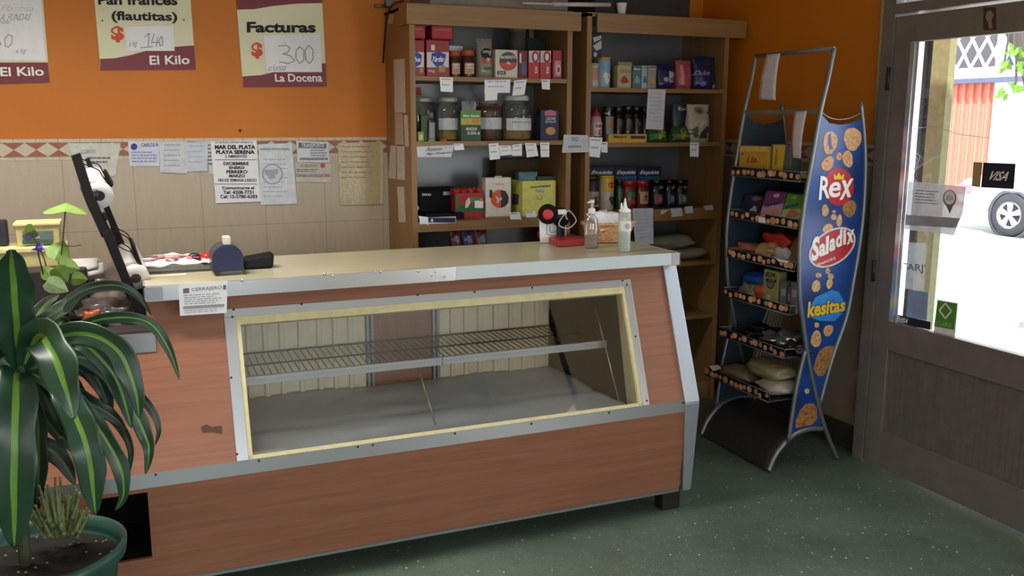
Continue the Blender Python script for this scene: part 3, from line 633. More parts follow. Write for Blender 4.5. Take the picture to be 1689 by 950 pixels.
# right sign
s = sheet('price_sign', 'cream and maroon price board reading Facturas 300 La Docena, nearest the shelves', 'price sign', ((389, -6), (531, -4), (539, 143), (401, 144)), CRM)
poly(s, WP, [(389, -6), (531, -4), (532, 5), (490, 6), (450, 10), (420, 15), (391, 16)], MAR, .0006, 'maroon_band')
poly(s, WP, [(400, 126), (430, 124), (460, 117), (495, 108), (537, 104), (539, 143), (401, 144)], MAR, .0006, 'maroon_band')
text(s, WP, 'Facturas', ((407, 36), (520, 36), (521, 54), (407, 54)), INK, .04, .0018)
text(s, WP, '$', ((414, 70), (433, 70), (434, 97), (415, 97)), RED_O, .05, .0018)
patch(s, WP, ((434, 58), (528, 55), (531, 119), (440, 119)), PAPER, .0028, 'price_paper')
stroke(s, WP, [[(459, 76), (472, 75), (478, 79), (474, 87), (466, 89), (478, 92), (486, 100), (476, 105), (461, 102)], [(494, 77), (488, 84), (488, 97), (494, 105), (501, 99), (501, 83), (494, 77)], [(509, 75), (503, 83), (504, 98), (510, 105), (516, 98), (516, 82), (509, 75)]], 1.4, PENCIL, .004)
text(s, WP, 'c/unas', ((443, 107), (472, 105), (473, 116), (444, 117)), PENCIL, -.004, .004, .2)
text(s, WP, 'La Docena', ((453, 122), (530, 121), (532, 135), (454, 135)), WHITEINK, .02, .0018)
# notices over the tiled border
s = sheet('wall_notice', 'translucent customer notice behind the roll dispenser', 'notice', ((112, 236), (199, 236), (191, 290), (131, 292)), mat('#d9d8cf', .5, trans=.15))
text(s, WP, 'CLIENTE', (134, 247, 158, 253), GREY, 0, .0016); lines(s, WP, (144, 259, 184, 272), 2, GREY, .0016)
s = sheet('business_card', 'blue printed card with a round face emblem, leftmost of the taped notices', 'card', ((211, 233), (262, 234), (263, 274), (214, 274)), mat('#d3d6e6', .6))
disc(s, WP, 221, 242, 5.5, 5.5, BLUEINK, .0014); text(s, WP, 'CARLOS R', (233, 236, 261, 242), BLUEINK, .02, .0014); lines(s, WP, (217, 250, 260, 270), 4, mat('#8d95bf', .7), .0014)
s = sheet('wall_notice', 'pale handwritten note hanging beside the blue card', 'notice', ((262, 234), (309, 233), (308, 286), (264, 284)), mat('#cfd3d8', .7), .003); lines(s, WP, (270, 238, 304, 280), 5, mat('#aab0b8', .8), .0048, .25, seed=2)
s = sheet('wall_notice', 'plain bluish sheet overlapping the left side of the holiday rental poster', 'notice', ((307, 235), (343, 233), (342, 282), (308, 283)), mat('#ccd3de', .7), .0016); lines(s, WP, (311, 240, 340, 275), 4, mat('#b3bac6', .8), .0034, .22, seed=3)
s = sheet('wall_notice', 'narrow printed sheet peeping out left of the holiday rental poster', 'notice', ((341, 233), (356, 233), (356, 288), (345, 287)), mat('#cdcdd2', .7), .0006); lines(s, WP, (343, 238, 354, 275), 6, GREY, .0022, .4, seed=5)
s = sheet('rental_poster', 'black on white holiday rental poster listing months and phone numbers', 'poster', ((347, 233), (423, 231), (430, 332), (356, 335)), PAPER, .004)
o_ = .0058
for t_, q, b in (('ALQUILER DEPARTAMENTO', (354, 233, 417, 237), .0), ('MAR DEL PLATA', (354, 239, 421, 246), .05), ('PLAYA SERENA', (356, 247.5, 420, 254), .05), ('2 AMBIENTES', (371, 255.5, 407, 260), .02), ('DICIEMBRE', (368.5, 267, 410, 272.5), .04), ('ENERO', (377.5, 274, 403, 279), .04), ('FEBRERO', (373, 280.5, 408, 286), .04), ('MARZO', (377.5, 287.5, 404, 292.5), .04), ('FIN DE SEMANA LARGO', (360, 294.5, 423, 299.5), .02), ('Comunicarse al', (366, 307, 419, 312), .03), ('Tel: 4208-7731', (368, 314, 418, 320), .03), ('Cel: 15-5780-6383', (363, 321, 424, 327), .03)):
    text(s, WP, t_, q, INK, b, o_)
for y in (263, 303): patch(s, WP, (354, y, 424, y + .8), INK, o_, 'rule_line')
s = sheet('stamped_notice', 'white document in a plastic sleeve with a large round grey stamp', 'document', ((426, 238), (481, 236), (490, 336), (430, 338)), mat('#d4d9de', .4), .002)
text(s, WP, 'HORNO TRADICIONAL', (429, 244, 478, 247.5), GREY, .02, .0038); lines(s, WP, (434, 262, 476, 330), 9, mat('#b1b7bf', .8), .0038, .2, seed=8)
disc(s, WP, 449, 287, 17, 17, mat('#9a9aa6', .7), .0042, 'stamp'); disc(s, WP, 449, 287, 15, 15, mat('#cfd3d8', .6), .0047, 'stamp'); disc(s, WP, 447, 286, 11, 8, mat('#a9a9b4', .7), .0052, 'stamp', wob=.25)
s = sheet('flyer', 'small white flyer with a blue grey banner, taped high on the tiled border', 'flyer', ((488, 232), (541, 234), (544, 268), (491, 267)), mat('#dbdde0', .6), .003)
patch(s, WP, ((492, 235), (538, 237), (538, 245), (492, 244)), mat('#6a7384', .7), .0046); text(s, WP, 'TRANSPORTE', (497, 236.5, 534, 243), WHITEINK, .01, .0054); lines(s, WP, (512, 247, 540, 260), 3, mat('#8f96a3', .8), .0046); patch(s, WP, (494, 260, 541, 264), mat('#8d94a4', .8), .0046)
s = sheet('mask_notice', 'translucent notice strip with red lettering under the small flyer', 'notice', ((487, 268), (546, 270), (546, 301), (489, 300)), mat('#c9c5b9', .6), .001)
text(s, WP, 'USO OBLIGATORIO', (495, 271, 524, 276), mat('#a0655b', .7), 0, .0026); disc(s, WP, 532, 273, 4, 4, mat('#c0584e', .7), .0026); lines(s, WP, (489, 279, 526, 285), 2, GREY, .0026); text(s, WP, 'TAPABOCAS', (488, 287, 516, 292), GREY, .02, .0026); text(s, WP, 'OBLIGATORIO', (517, 287, 544, 292), mat('#a8483f', .7), .02, .0026)
s = sheet('plastic_folder', 'yellowed document in a glossy plastic folder beside the shelf unit', 'document', ((557, 236), (626, 234), (627, 337), (560, 338)), mat('#b7a77e', .22, bump=.3, scale=60), .003, .003)
lines(s, WP, (562, 241, 620, 300), 7, mat('#a08f68', .6), .0066, .15, seed=9); patch(s, WP, ((626, 236), (632, 236), (632, 336), (627, 336)), mat('#c5b68f', .3), .002, 'sleeve_edge')
tag(obj('nail', MB().lathe([(.004, 0), (.004, .006), (.0065, .008), (.004, .01)], W(396, 215, 1, YB), 8, axis=(0, -1, 0)), BLACK), 'small dark nail in the orange wall above the rental poster', 'nail')

# ================================================================== on the counter, left end
CT = 1.0985
def TP(x, y, z=CT): return W(x, y, 2, z)
# stack of paper sheets and a scale-like tray
a, b, c_, d_ = TP(236, 449), TP(402, 441), TP(400, 428), TP(242, 428)
ps = obj('paper_stack', MB().prism([(a.x, a.y, CT), (b.x, b.y, CT), (b.x, b.y + .22, CT), (a.x, a.y + .22, CT)], (0, 0, .012)).prism([(a.x + .02, a.y + .01, CT + .012), (b.x - .12, b.y + .01, CT + .012), (b.x - .12, b.y + .2, CT + .012), (a.x + .02, a.y + .2, CT + .012)], (0, 0, .010)), mat('#d6d4cb', .7), bevel=.001); tag(ps, 'stack of white wrapping paper lying under the plastic bags and blue tin', 'paper')
q = TP(287, 440, CT + .022)
mb = MB(); P0 = Vector((q.x, q.y + .06, CT + .024))
mb.grid(lambda u, v: P0 + Vector(((u - .5) * .34, (v - .5) * .15, .028 * math.sin(math.pi * u) * math.sin(math.pi * v) + .014 * noise.noise(Vector((u * 7, v * 5, 2))) + .006)), 36, 18)
pb = obj('plastic_bags', mb, mat('#ddd6d4', .3, var=.06, scale=20, bump=.4), solid=.002); tag(pb, 'crumpled white plastic bags with red print left of the blue tin', 'bags')
mb = MB(); rr = random.Random(2)
for k in range(8):
    x0 = -.10 + k * .024; y0 = -.058 + .006 * (k % 3)
    mb.grid(lambda u, v: P0 + Vector((x0 + u * .02, y0 + v * .016, .03 * math.sin(math.pi * (x0 / .34 + .5 + u * .06)) * math.sin(math.pi * (y0 / .15 + .5 + v * .1)) + .016)), 2, 2)
obj('printed_mark', mb, mat('#d07a80', .5), pb)
sc0 = W(258, 424, 1, P0.y - .02); sc1 = W(318, 425, 1, P0.y - .03)
scp = thing('serving_scoop', 'grey serving scoop with a dark handle end lying on the plastic bags', 'scoop', (sc1.x, sc1.y, sc1.z - .02))
obj('handle', MB().tube([sc0, (sc0 * .5 + sc1 * .5), sc1], [.006, .008, .008], 8), metal('#a5a3a3', .35), scp)
obj('grip', MB().blob(sc1 + Vector((.005, 0, 0)), .022, .018, .017), mat('#2b2728', .4), scp)
obj('blade', MB().blob(sc0 + Vector((-.03, 0, -.004)), .045, .03, .010), metal('#b3b0b0', .3), scp)
c = W(340, 424, 1, P0.y); o = obj('twist_tie_bag', MB().blob(c + Vector((0, 0, -.004)), .026, .025, .022, lump=.5, seed=4), mat('#b8302f', .35, bump=.3)); tag(o, 'small crumpled red wrapper between scoop and blue tin', 'wrapper')
# blue tin lying on its side (round face towards the room)
c = W(375, 421, 1, 3.36); R_ = .052
tin = thing('coin_tin', 'dark blue round tin with a white handle tab on top', 'tin', (c.x, 3.42, CT + .02))
cz = CT + .012 + R_; cc = Vector((c.x, 3.35, cz))
def dome(r, y, zb): return [Vector((c.x - r, y, zb)), Vector((c.x + r, y, zb))] + [Vector((c.x + r * 1.05 * math.cos(a * math.pi / 16), y, cz - .006 + r * math.sin(a * math.pi / 16))) for a in range(17)]
obj('body', MB().prism(dome(R_, 3.352, CT + .014), (0, .12, 0)), mat('#3c4454', .3, .5), tin, bevel=.003)
obj('round_face', MB().prism(dome(R_ * .96, 3.345, CT + .016), (0, .007, 0)), mat('#111c42', .5), tin, bevel=.002)
obj('handle_tab', MB().box((c.x - .012, 3.352, cz + R_ - .008), (c.x + .014, 3.40, cz + R_ + .022)), mat('#d5cfc2', .4), tin, bevel=.004)
a = W(402, 437, 1, 3.45); b = W(453, 420, 1, 3.45)
o = obj('glasses_case', MB().hexa([(a.x, 3.45, CT), (b.x - .006, 3.45, CT), (b.x - .006, 3.53, CT), (a.x, 3.53, CT), (a.x + .004, 3.455, CT + .042), (b.x, 3.455, CT + .056), (b.x, 3.525, CT + .056), (a.x + .004, 3.525, CT + .042)]), mat('#070708', .6, spec=.3), bevel=.010); tag(o, 'black spectacle case lying on the counter right of the blue tin', 'case')
a = TP(258, 456); o = obj('receipt_slip', MB().box((a.x - .03, a.y - .01, CT), (a.x + .10, a.y + .03, CT + .001)), mat('#d0c8b4', .7)); tag(o, 'small pale paper slip lying near the left end of the countertop', 'paper')

# ================================================================== on the counter, right end
# red based cord reel
a = TP(886, 392); b = TP(920, 408); c = TP(966, 405)
rb = thing('tape_sealer', 'bag sealing reel with black discs on a heavy red base', 'tape sealer', (b.x + .06, b.y + .07, CT))
h_ = .030
obj('base', MB().prism([(a.x, a.y, CT), (b.x, b.y, CT), (c.x + .03, c.y, CT), (c.x + .02, a.y + .03, CT)], (0, 0, h_)), mat('#a4262a', .4, var=.06), rb, bevel=.006)
py = b.y + .10
def reel(px, pyx, r, name, m, t=.008):
    c = W(px, pyx, 1, py); ax = Vector((-.45, -.85, .0)).normalized()
    return c, ax
c, ax = reel(904, 353, .0, '', None)
rd = .045
c2 = W(925, 358, 1, py + .01)
obj('disc', MB().lathe([(rd, 0), (rd, .006), (rd * .9, .009)], c, 32, axis=ax), mat('#0b0b0c', .7, spec=.2), rb)
obj('tape_roll', MB().lathe([(.022, 0), (.024, .012), (.017, .014)], c + ax * .009, 28, axis=ax), mat('#c4222c', .4), rb)
obj('disc', MB().lathe([(rd * .95, 0), (rd * .95, .006)], c2, 32, axis=ax), mat('#0b0b0c', .7, spec=.2), rb)
obj('axle', MB().tube([c, c2], .02, 12), mat('#151516', .5), rb)
obj('post', MB().box((c2.x - .006, c2.y + .012, CT + h_), (c2.x + .01, c2.y + .03, c2.z + .04)).box((c2.x + .018, c2.y + .012, CT + h_), (c2.x + .028, c2.y + .03, c2.z + .02)), mat('#26302b', .4, .3), rb)
obj('cable', MB().tube(smooth_pts([W(x, y, 1, py - .01) for x, y in ((931, 353), (924, 363), (922, 371), (930, 376), (939, 376), (948, 368), (950, 362), (942, 350), (936, 348), (933, 356), (936, 362))]), .0028, 6), mat('#d0d0c8', .5), rb)
obj('plug', MB().box(W(921, 354, 1, py - .03), W(932, 345, 1, py - .015)), mat('#dcdcd4', .5), rb, bevel=.002)
obj('wire', MB().tube(smooth_pts([W(x, y, 1, py - .01) for x, y in ((902, 370), (903, 386), (915, 388), (930, 387))]), .0016, 5).tube(smooth_pts([W(x, y, 1, py) for x, y in ((907, 372), (908, 383), (920, 380), (926, 374))]), .0016, 5), mat('#22252c', .5), rb)
# paper leaning behind
o = obj('order_paper', MB().prism([W(889, 352, 1, 3.70), W(934, 362, 1, 3.70), W(934, 400, 1, 3.70), W(891, 400, 1, 3.70)], (0, .001, 0)), PAPER, bevel=0); tag(o, 'white paper sheet standing upright behind the red based reel', 'paper')
# pump bottle of clear gel
def bottle(name, label, px, pyb, r, prof, m, cat='bottle'):
    c = TP(px, pyb); t = thing(name, label, cat, (c.x, c.y, CT)); return t, Vector((c.x, c.y, CT))
CLR = glass('#e8e6e2', .10, .05, key='clearplastic', body=.18, bodyc='#d8d0c8')
t, c = bottle('pump_bottle', 'clear plastic pump bottle standing beside the red base', 975, 409, .03, None, None)
obj('body', MB().lathe([(.027, 0), (.030, .004), (.030, .10), (.027, .125), (.013, .142), (.012, .150)], c, 28, sx=1.05, sy=.8), CLR, t)
obj('liquid', MB().lathe([(.0265, .003), (.0275, .02), (.0275, .055)], c, 24, sx=1.03, sy=.78), glass('#efe9e4', .04, .1, key='gel', body=.12, bodyc='#cfc0b8'), t)
obj('collar', MB().lathe([(.015, .148), (.016, .152), (.016, .168), (.010, .174)], c, 20), mat('#e3e0d6', .4), t)
obj('pump_head', MB().lathe([(.006, .172), (.006, .195), (.011, .196), (.011, .205), (.004, .209)], c, 16).tube([c + Vector((0, 0, .201)), c + Vector((-.030, -.02, .199))], .004, 6), mat('#e3e0d6', .4), t)
t, c = bottle('squeeze_bottle', 'tall frosted squeeze bottle half full of green liquid', 1029, 415, .03, None, None)
obj('body', MB().lathe([(.024, 0), (.0265, .004), (.0265, .160), (.023, .168)], c, 28), glass('#f2f6f3', .06, .2, key='frost', body=.45, bodyc='#e3e8e6'), t)
plab(obj('liquid', MB().lathe([(.0235, .003), (.0245, .006), (.0245, .078)], c, 24), mat('#9ecfa4', .3, trans=.25), t), 'green liquid')
obj('nozzle_cap', MB().lathe([(.024, .166), (.025, .170), (.025, .178), (.012, .184), (.008, .195), (.003, .225)], c, 20).lathe([(.006, .176), (.003, .206)], c + Vector((-.018, -.002, 0)), 10), mat('#e8ebe8', .4), t)
def CYP(c, r):
    def f(x, y, off=0.0):
        p = W(x, y, 1, c.y - r * .8); dx = max(-.97, min(.97, (p.x - c.x) / r)); return Vector((c.x + (r + off) * dx, c.y - (r + off) * math.sqrt(1 - dx * dx), p.z))
    return f
mp = CYP(c, .0265); patch(t, mp, (1026, 365, 1041, 381), mat('#e6e4dc', .6), .0012, 'sticker'); disc(t, mp, 1034, 373, 4, 5, mat('#a9a2b8', .6), .002)
# wicker basket
c = TP(1020, 402); cb = Vector((c.x - .005, c.y + .09, CT)); bk = thing('bread_basket', 'round wicker basket with crumpled paper between the two bottles', 'basket', cb)
WICK = mat('#c99a68', .6, var=.25, scale=60, bump=.5)
def wick(mb):
    for i in range(9):
        z = .008 + i * .009; r = .075 + .022 * (i / 8); n = 44
        mb.tube([cb + Vector(((r + .003 * math.cos(j * math.pi * .5 * 2 + i * math.pi)) * math.cos(2 * math.pi * j / n) * 1.25, (r + .003 * math.cos(j * math.pi + i * math.pi)) * math.sin(2 * math.pi * j / n) * .8, z)) for j in range(n)], .0056, 6, closed=True)
    for j in range(22):
        a = 2 * math.pi * j / 22; mb.tube([cb + Vector((.075 * 1.25 * math.cos(a), .075 * .8 * math.sin(a), .004)), cb + Vector((.099 * 1.25 * math.cos(a), .099 * .8 * math.sin(a), .084))], .004, 5)
    mb.lathe([(.074, .002), (.074, .008)], cb, 24, sx=1.25, sy=.8); return mb
obj('weave', wick(MB()), WICK, bk)
mb = MB().tube([cb + Vector((.102 * 1.25 * math.cos(2 * math.pi * j / 30), .102 * .8 * math.sin(2 * math.pi * j / 30), .086 + .002 * (j % 2))) for j in range(30)], .008, 6, closed=True); obj('rim', mb, WICK, bk)
c1 = W(1003, 378, 1, cb.y - .04)
o = obj('crumpled_paper', MB().grid(lambda u, v: Vector((cb.x - .10 + .16 * u, cb.y - .072 + .10 * v, CT + .095 + .012 * math.sin(3 * u) + .03 * v - .04 * (1 - v) * (u > .1) * (u < .9) + .012 * noise.noise(Vector((u * 4, v * 4, 8))))), 14, 8), PAPER, solid=.001); tag(o, 'crumpled white paper sheet draped over the wicker basket', 'paper')
# ================================================================== shelf units
SW = wood('#7d5a33', '#9a7344', .45, 'Z', .8); SWX = wood('#7d5a33', '#9a7344', .45, 'X', .8)
SY = 4.40
MIRROR = mat('#6f7173', .30, .25, var=.15, scale=4)
def unit(name, label, x0, x1, shelves, cor, side_t=.028, wrap=True):
    t = thing(name, label, 'shelf unit', ((x0 + x1) / 2, 4.62, 0))
    obj('side_panel', MB().box((x0, SY, 0), (x0 + side_t, YB - .012, 2.19)), SW, t)
    obj('side_panel', MB().box((x1 - side_t, SY, 0), (x1, YB - .012, 2.19)), SW, t)
    obj('back_panel', MB().box((x0 + side_t, YB - .022, .06), (x1 - side_t, YB - .012, 2.18)), MIRROR, t)
    obj('top_panel', MB().box((x0, SY - .0, 2.175), (x1, YB - .012, 2.195)), SWX, t)
    obj('plinth', MB().box((x0 + side_t, SY + .03, 0), (x1 - side_t, SY + .05, .10)), SWX, t)
    for z0, z1, fas in shelves:
        mb = MB().box((x0 + side_t, SY + .004, z1 - .022), (x1 - side_t, YB - .022, z1))
        if fas: mb.box((x0 + side_t, SY, z0), (x1 - side_t, SY + .02, z1))
        obj('shelf', mb, SWX, t)
    cx0, cx1, cz0, cz1 = cor
    mb = MB().box((cx0, SY - .020, cz0), (cx1, SY - .002, cz1)).box((cx1 - .018, SY - .002, cz0), (cx1, SY + .12, cz1))
    if wrap: mb.box((cx0, SY - .002, cz0), (cx0 + .016, SY + .12, cz1))
    obj('cornice', mb, SWX, t, bevel=.0015)
    return t
L1, L2, L3, L4 = 1.853, 1.536, 1.135, .80
R1, R2, R3, R4, R5 = 1.812, 1.520, 1.150, .838, .520
ul = unit('shelf_unit', 'left wooden shelf unit beside the taped notices, stocked with coffee boxes and jars', 1.325, 2.205, [(1.829, L1, 0), (1.510, L2, 0), (1.085, L3, 1), (.77, L4, 0), (.45, .48, 0)], (1.308, 2.245, 2.094, 2.190))
ur = unit('shelf_unit', 'right wooden shelf unit by the display rack, with canned goods and sacks', 2.290, 3.185, [(1.79, R1, 0), (1.50, R2, 0), (1.085, R3, 1), (.81, R4, 0), (.49, R5, 0)], (2.34, 3.285, 2.094, 2.190), wrap=False)
# pipe, box, added shade block and junk on top of the units
o = obj('trunking', MB().tube([W(862, 5, 1, 4.36), W(915, 7, 1, 4.36)], .006, 6).tube([W(912, 7, 1, 4.36), W(1006, 8, 1, 4.36)], .011, 8), mat('#b7b3ab', .5)); tag(o, 'thin grey pipe lying along the top edge of the left shelf unit', 'pipe')
o = box('cardboard_box', (1.45, 4.45, 2.196), (2.2, 4.8, 2.36), mat('#7c746a', .8)); tag(o, 'grey cardboard box lying on top of the left shelf unit', 'box')
o = box('cardboard_box', (2.36, 4.45, 2.196), (2.95, 4.8, 2.40), mat('#2b2623', .8)); tag(o, 'dark box lying on top of the right shelf unit', 'box')  # dark block added to give the shaded wall and gap above the unit
o = obj('white_cup', MB().lathe([(.02, 0), (.028, .05), (.03, .055)], Vector((2.50, 4.415, 2.196)), 16), mat('#d8d6d0', .5)); tag(o, 'small white cup at the front on top of the right shelf unit', 'cup')
o = obj('cable', MB().tube(smooth_pts([W(666, 2, 1, 4.44), W(652, 5, 1, 4.5), W(643, 14, 1, 4.62), W(637, 35, 1, 4.72), W(634, 70, 1, 4.76), W(632, 104, 1, 4.80)]), .005, 6), BLACK); tag(o, 'black cable hanging down the orange wall beside the left shelf unit', 'cable')
o = obj('wall_bracket', MB().tube([W(617, 10, 1, 4.82), W(640, 10, 1, 4.82)], .008, 6).box(W(634, 12, 1, 4.84), W(648, -6, 1, 4.80)), ALUD); tag(o, 'short grey metal bracket high on the wall at the left shelf unit', 'bracket')

# ------------------------------------------------------------------ builders of packages standing on a shelf
def dims(x0, x1, yt, z, Y):
    a = W(x0, yt, 1, Y); b = W(x1, yt, 1, Y); return (a.x + b.x) / 2, b.x - a.x, (a.z + b.z) / 2 - z
def carton(name, label, x0, x1, yt, z, Y, d, m, cat='box', group=None, side=None):
    xc, w_, h = dims(x0, x1, yt, z, Y)
    t = thing(name, label, cat, (xc, Y + d / 2, z), group)
    obj('carton', MB().box((xc - w_ / 2, Y, z), (xc + w_ / 2, Y + d, z + h)), m, t, bevel=.0025)
    return t, YP(Y)
def bagfn(xc, yc, z, w_, h, d, sd=0, taper=.06):
    def f(u, v, off=0.0, back=1):     # u in -1..1 across, v 0..1 up
        b = d / 2 * max(.03, (1 - v ** 3.2) * min(1, .65 + v * 2.2)); a = w_ / 2 * (1 - taper * v + .02 * math.sin(v * 9 + sd))
        k = (max(0, 1 - abs(u) ** 2.6)) ** .5
        wr = .0035 * noise.noise(Vector((u * 3 + sd * 5, v * 6, sd)))
        return Vector((xc + a * u, yc - back * (b * k + off + wr * k), z + h * v))
    return f
def bag(name, label, x0, x1, yt, z, Y, d, m, cat='bag', group=None, sd=0, taper=.06, fold=True):
    xc, w_, h = dims(x0, x1, yt, z, Y); yc = Y + d / 2; f = bagfn(xc, yc, z, w_, h, d, sd, taper)
    t = thing(name, label, cat, (xc, yc, z), group)
    mb = MB(); mb.grid(lambda u, v: f(u * 2 - 1, v), 18, 16); mb.grid(lambda u, v: f(1 - u * 2, v, 0, -1), 18, 16)
    bmesh.ops.remove_doubles(mb.bm, verts=mb.bm.verts, dist=.0005); obj('pouch', mb, m, t)
    if fold: obj('seal', MB().grid(lambda u, v: Vector((xc + (u * 2 - 1) * w_ / 2 * (1 - taper), yc + .002 * math.sin(u * 25), z + h * (.985 + .03 * v))), 16, 1), m, t, solid=.002)
    def mp(x, y, off=0.0):
        p = W(x, y, 1, Y); v = max(0, min(1, (p.z - z) / h)); u = max(-.98, min(.98, (p.x - xc) / (w_ / 2 * (1 - taper * v)))); return f(u, v, off + .0016)
    return t, mp
def can(name, label, x0, x1, yt, z, Y, m, lid=None, lidh=.12, cat='can', group=None, neck=None):
    xc, w_, h = dims(x0, x1, yt, z, Y); r = w_ / 2; c = Vector((xc, Y + r, z)); lh = h * lidh if lid else 0
    t = thing(name, label, cat, c, group)
    nk = neck or 1.0
    prof = [(r * .93, 0), (r * .97, .003), (r * .97, h * .70), (r * .97 * nk, h - lh), (r * .9 * nk, h - lh + .001)] if neck else [(r * .95, 0), (r * .98, .003), (r * .98, h - lh - .002), (r * .93, h - lh)]
    obj('body', MB().lathe(prof, c, 24), m, t)
    if lid: plab(obj('lid', MB().lathe([(r * nk, h - lh), (r * nk, h - .003), (r * .95 * nk, h)], c, 24), lid, t), 'lid in a colour of its own')
    return t, CYP(c, r), c, r, h
def jar(name, label, x0, x1, yt, z, Y, lid, fill, fm, cat='jar'):
    xc, w_, h = dims(x0, x1, yt, z, Y); r = w_ / 2; c = Vector((xc, Y + r, z)); t = thing(name, label, cat, c)
    obj('glass', MB().lathe([(r * .9, 0), (r, .008), (r, h * .68), (r * .86, h * .80), (r * .74, h * .85), (r * .74, h * .90)], c, 28), glass('#eef3ee', .07, .03, key='jar', body=.05, bodyc='#d8ddd8'), t)
    mb = MB().lathe([(r * .87, .005), (r * .95, .012), (r * .95, h * fill), (r * .6, h * fill + .008), (.001, h * fill + .01)], c, 28); obj('contents', mb, fm, t)
    obj('lid', MB().lathe([(r * .78, h * .885), (r * .80, h * .89), (r * .80, h * .985), (r * .74, h)], c, 28), lid, t)
    return t, CYP(c, r + .001)
KRAFT = mat('#a9835a', .7, var=.15)
Y0 = SY + .03
# ---------------- left unit, top shelf
RB = mat('#8d141b', .35, var=.06); RB2 = mat('#9c1820', .3, var=.06); BLU = mat('#16329a', .4, var=.03); WHT = mat('#cfccc8', .5, var=.03)
for (x0, x1, lab, cx) in ((677, 700, 'red yerba bag with a blue emblem at the left end of the top shelf', 687), (703, 741, 'red yerba bag with a blue emblem, second on the top shelf', 722)):
    t, mp = carton('yerba_bag', lab, x0, x1, 66, L1, Y0, .10, RB, 'bag')
    if cx == 722:
        patch(t, mp, (704, 86, 740, 111), WHT); poly(t, mp, [(712, 88), (724, 85), (736, 90), (731, 107), (720, 111), (711, 100)], BLU, .0014, 'emblem'); text(t, mp, 'Yerba', (712, 93, 732, 102), WHITEINK, .02, .0022, .2); patch(t, mp, (724, 108, 734, 119), mat('#a58958', .6), .0016); patch(t, mp, (711, 74, 717, 83), WHT, .0014); text(t, mp, '1kg', (707, 115, 717, 120), WHITEINK, 0, .0014)
    else:
        patch(t, mp, (678, 86, 699, 111), WHT); poly(t, mp, [(678, 88), (688, 86), (696, 91), (694, 106), (683, 112), (678, 106)], BLU, .0014, 'emblem'); text(t, mp, 'rba', (679, 94, 694, 102), WHITEINK, .02, .0022, .2); patch(t, mp, (692, 112, 698, 120), mat('#a58958', .6), .0014)
zt1 = W(720, 66, 1, Y0).z + .001
for (x0, x1, yt, lab) in ((679, 702, 40, 'red pack lying on the leftmost red yerba bag'), (712, 748, 41, 'red pack lying on the second red yerba bag')):
    xc, w_, h = dims(x0, x1, yt, zt1, Y0 - .015); t = thing('yerba_pack', lab, 'bag', (xc, Y0 + .05, zt1)); obj('pouch', MB().box((xc - w_ / 2, Y0 - .015, zt1), (xc + w_ / 2, Y0 + .12, zt1 + h)), RB2, t, bevel=.008); patch(t, YP(Y0 - .015), (x0 + 6, yt + 7, x1 - 6, yt + 9), mat('#b9555a', .4), .001, 'seam')
COF = mat('#3c1c10', .25, var=.2); ORL = mat('#a8431e', .45)
for (x0, x1, yt, lab) in ((743, 761, 84, 'coffee jar with an orange lid beside the red bags'), (764, 785, 82, 'coffee jar with an orange lid left of the grey coffee pouch')):
    t, mp, c, r, h = can('coffee_jar', lab, x0, x1, yt, L1, Y0, COF, ORL, .22, 'jar'); m_ = (x0 + x1) / 2
    patch(t, mp, (x0 + 3, 104, x1 - 2, 122), mat('#caa48c', .5), .001, 'label'); patch(t, mp, (x0 + 5, 106, x1 - 3, 112), mat('#d9d4cf', .5), .0018, 'label_band'); disc(t, mp, m_, 117, 4, 4, mat('#c9782f', .5), .0018); text(t, mp, 'CAFÉ', (x0 + 5, 107, x1 - 4, 111), mat('#8f1f22', .5), .02, .0026)
o = box('white_packet', W(740, 126, 1, Y0 + .10), W(759, 77, 1, Y0 + .14), WHT); tag(o, 'white packet standing behind the coffee jars', 'packet')
t, mp = bag('coffee_pouch', 'grey foil coffee pouch with a red cup emblem on the top shelf', 788, 816, 64, L1, Y0, .07, mat('#8d8779', .35, .2, var=.12), 'bag', sd=1)
disc(t, mp, 804, 88, 10, 9, BLACK, .001, 'black_label'); poly(t, mp, [(794, 92), (814, 91), (811, 104), (797, 105)], mat('#c5432d', .5), .0016, 'cup_emblem'); text(t, mp, 'CABRALES', (797, 83, 812, 87), WHITEINK, 0, .002); text(t, mp, 'V', (803, 95, 808, 101), WHITEINK, .03, .0024); disc(t, mp, 804, 113, 7, 3, mat('#5a564b', .5), .001)
t, mp = carton('coffee_box', 'white coffee box with a round grey and red emblem on the top shelf', 817, 854, 82, L1, Y0, .09, mat('#cfc3b2', .5)); disc(t, mp, 838, 101, 14.5, 15.5, mat('#4a4748', .5)); poly(t, mp, [(824, 103), (852, 103), (848, 111), (838, 117), (828, 111)], mat('#c9453a', .5), .0014, 'emblem'); text(t, mp, 'MORENITA', (826, 92, 850, 97), WHITEINK, .01, .0018); poly(t, mp, [(835, 104), (838, 101), (843, 107), (838, 106)], WHT, .002, 'star'); patch(t, mp, (820, 117, 834, 123), mat('#3a2024', .5), .0012); text(t, mp, 'SUAVE', (822, 118, 832, 122), WHITEINK, 0, .002)
t, mp = carton('tea_box', 'dark red box standing sideways right of the white coffee box', 855, 870, 83, L1, Y0 + .01, .10, mat('#6e2424', .5)); patch(t, mp, (860, 102, 868, 124), mat('#4c5576', .5)); patch(t, mp, (857, 88, 860, 104), WHT)
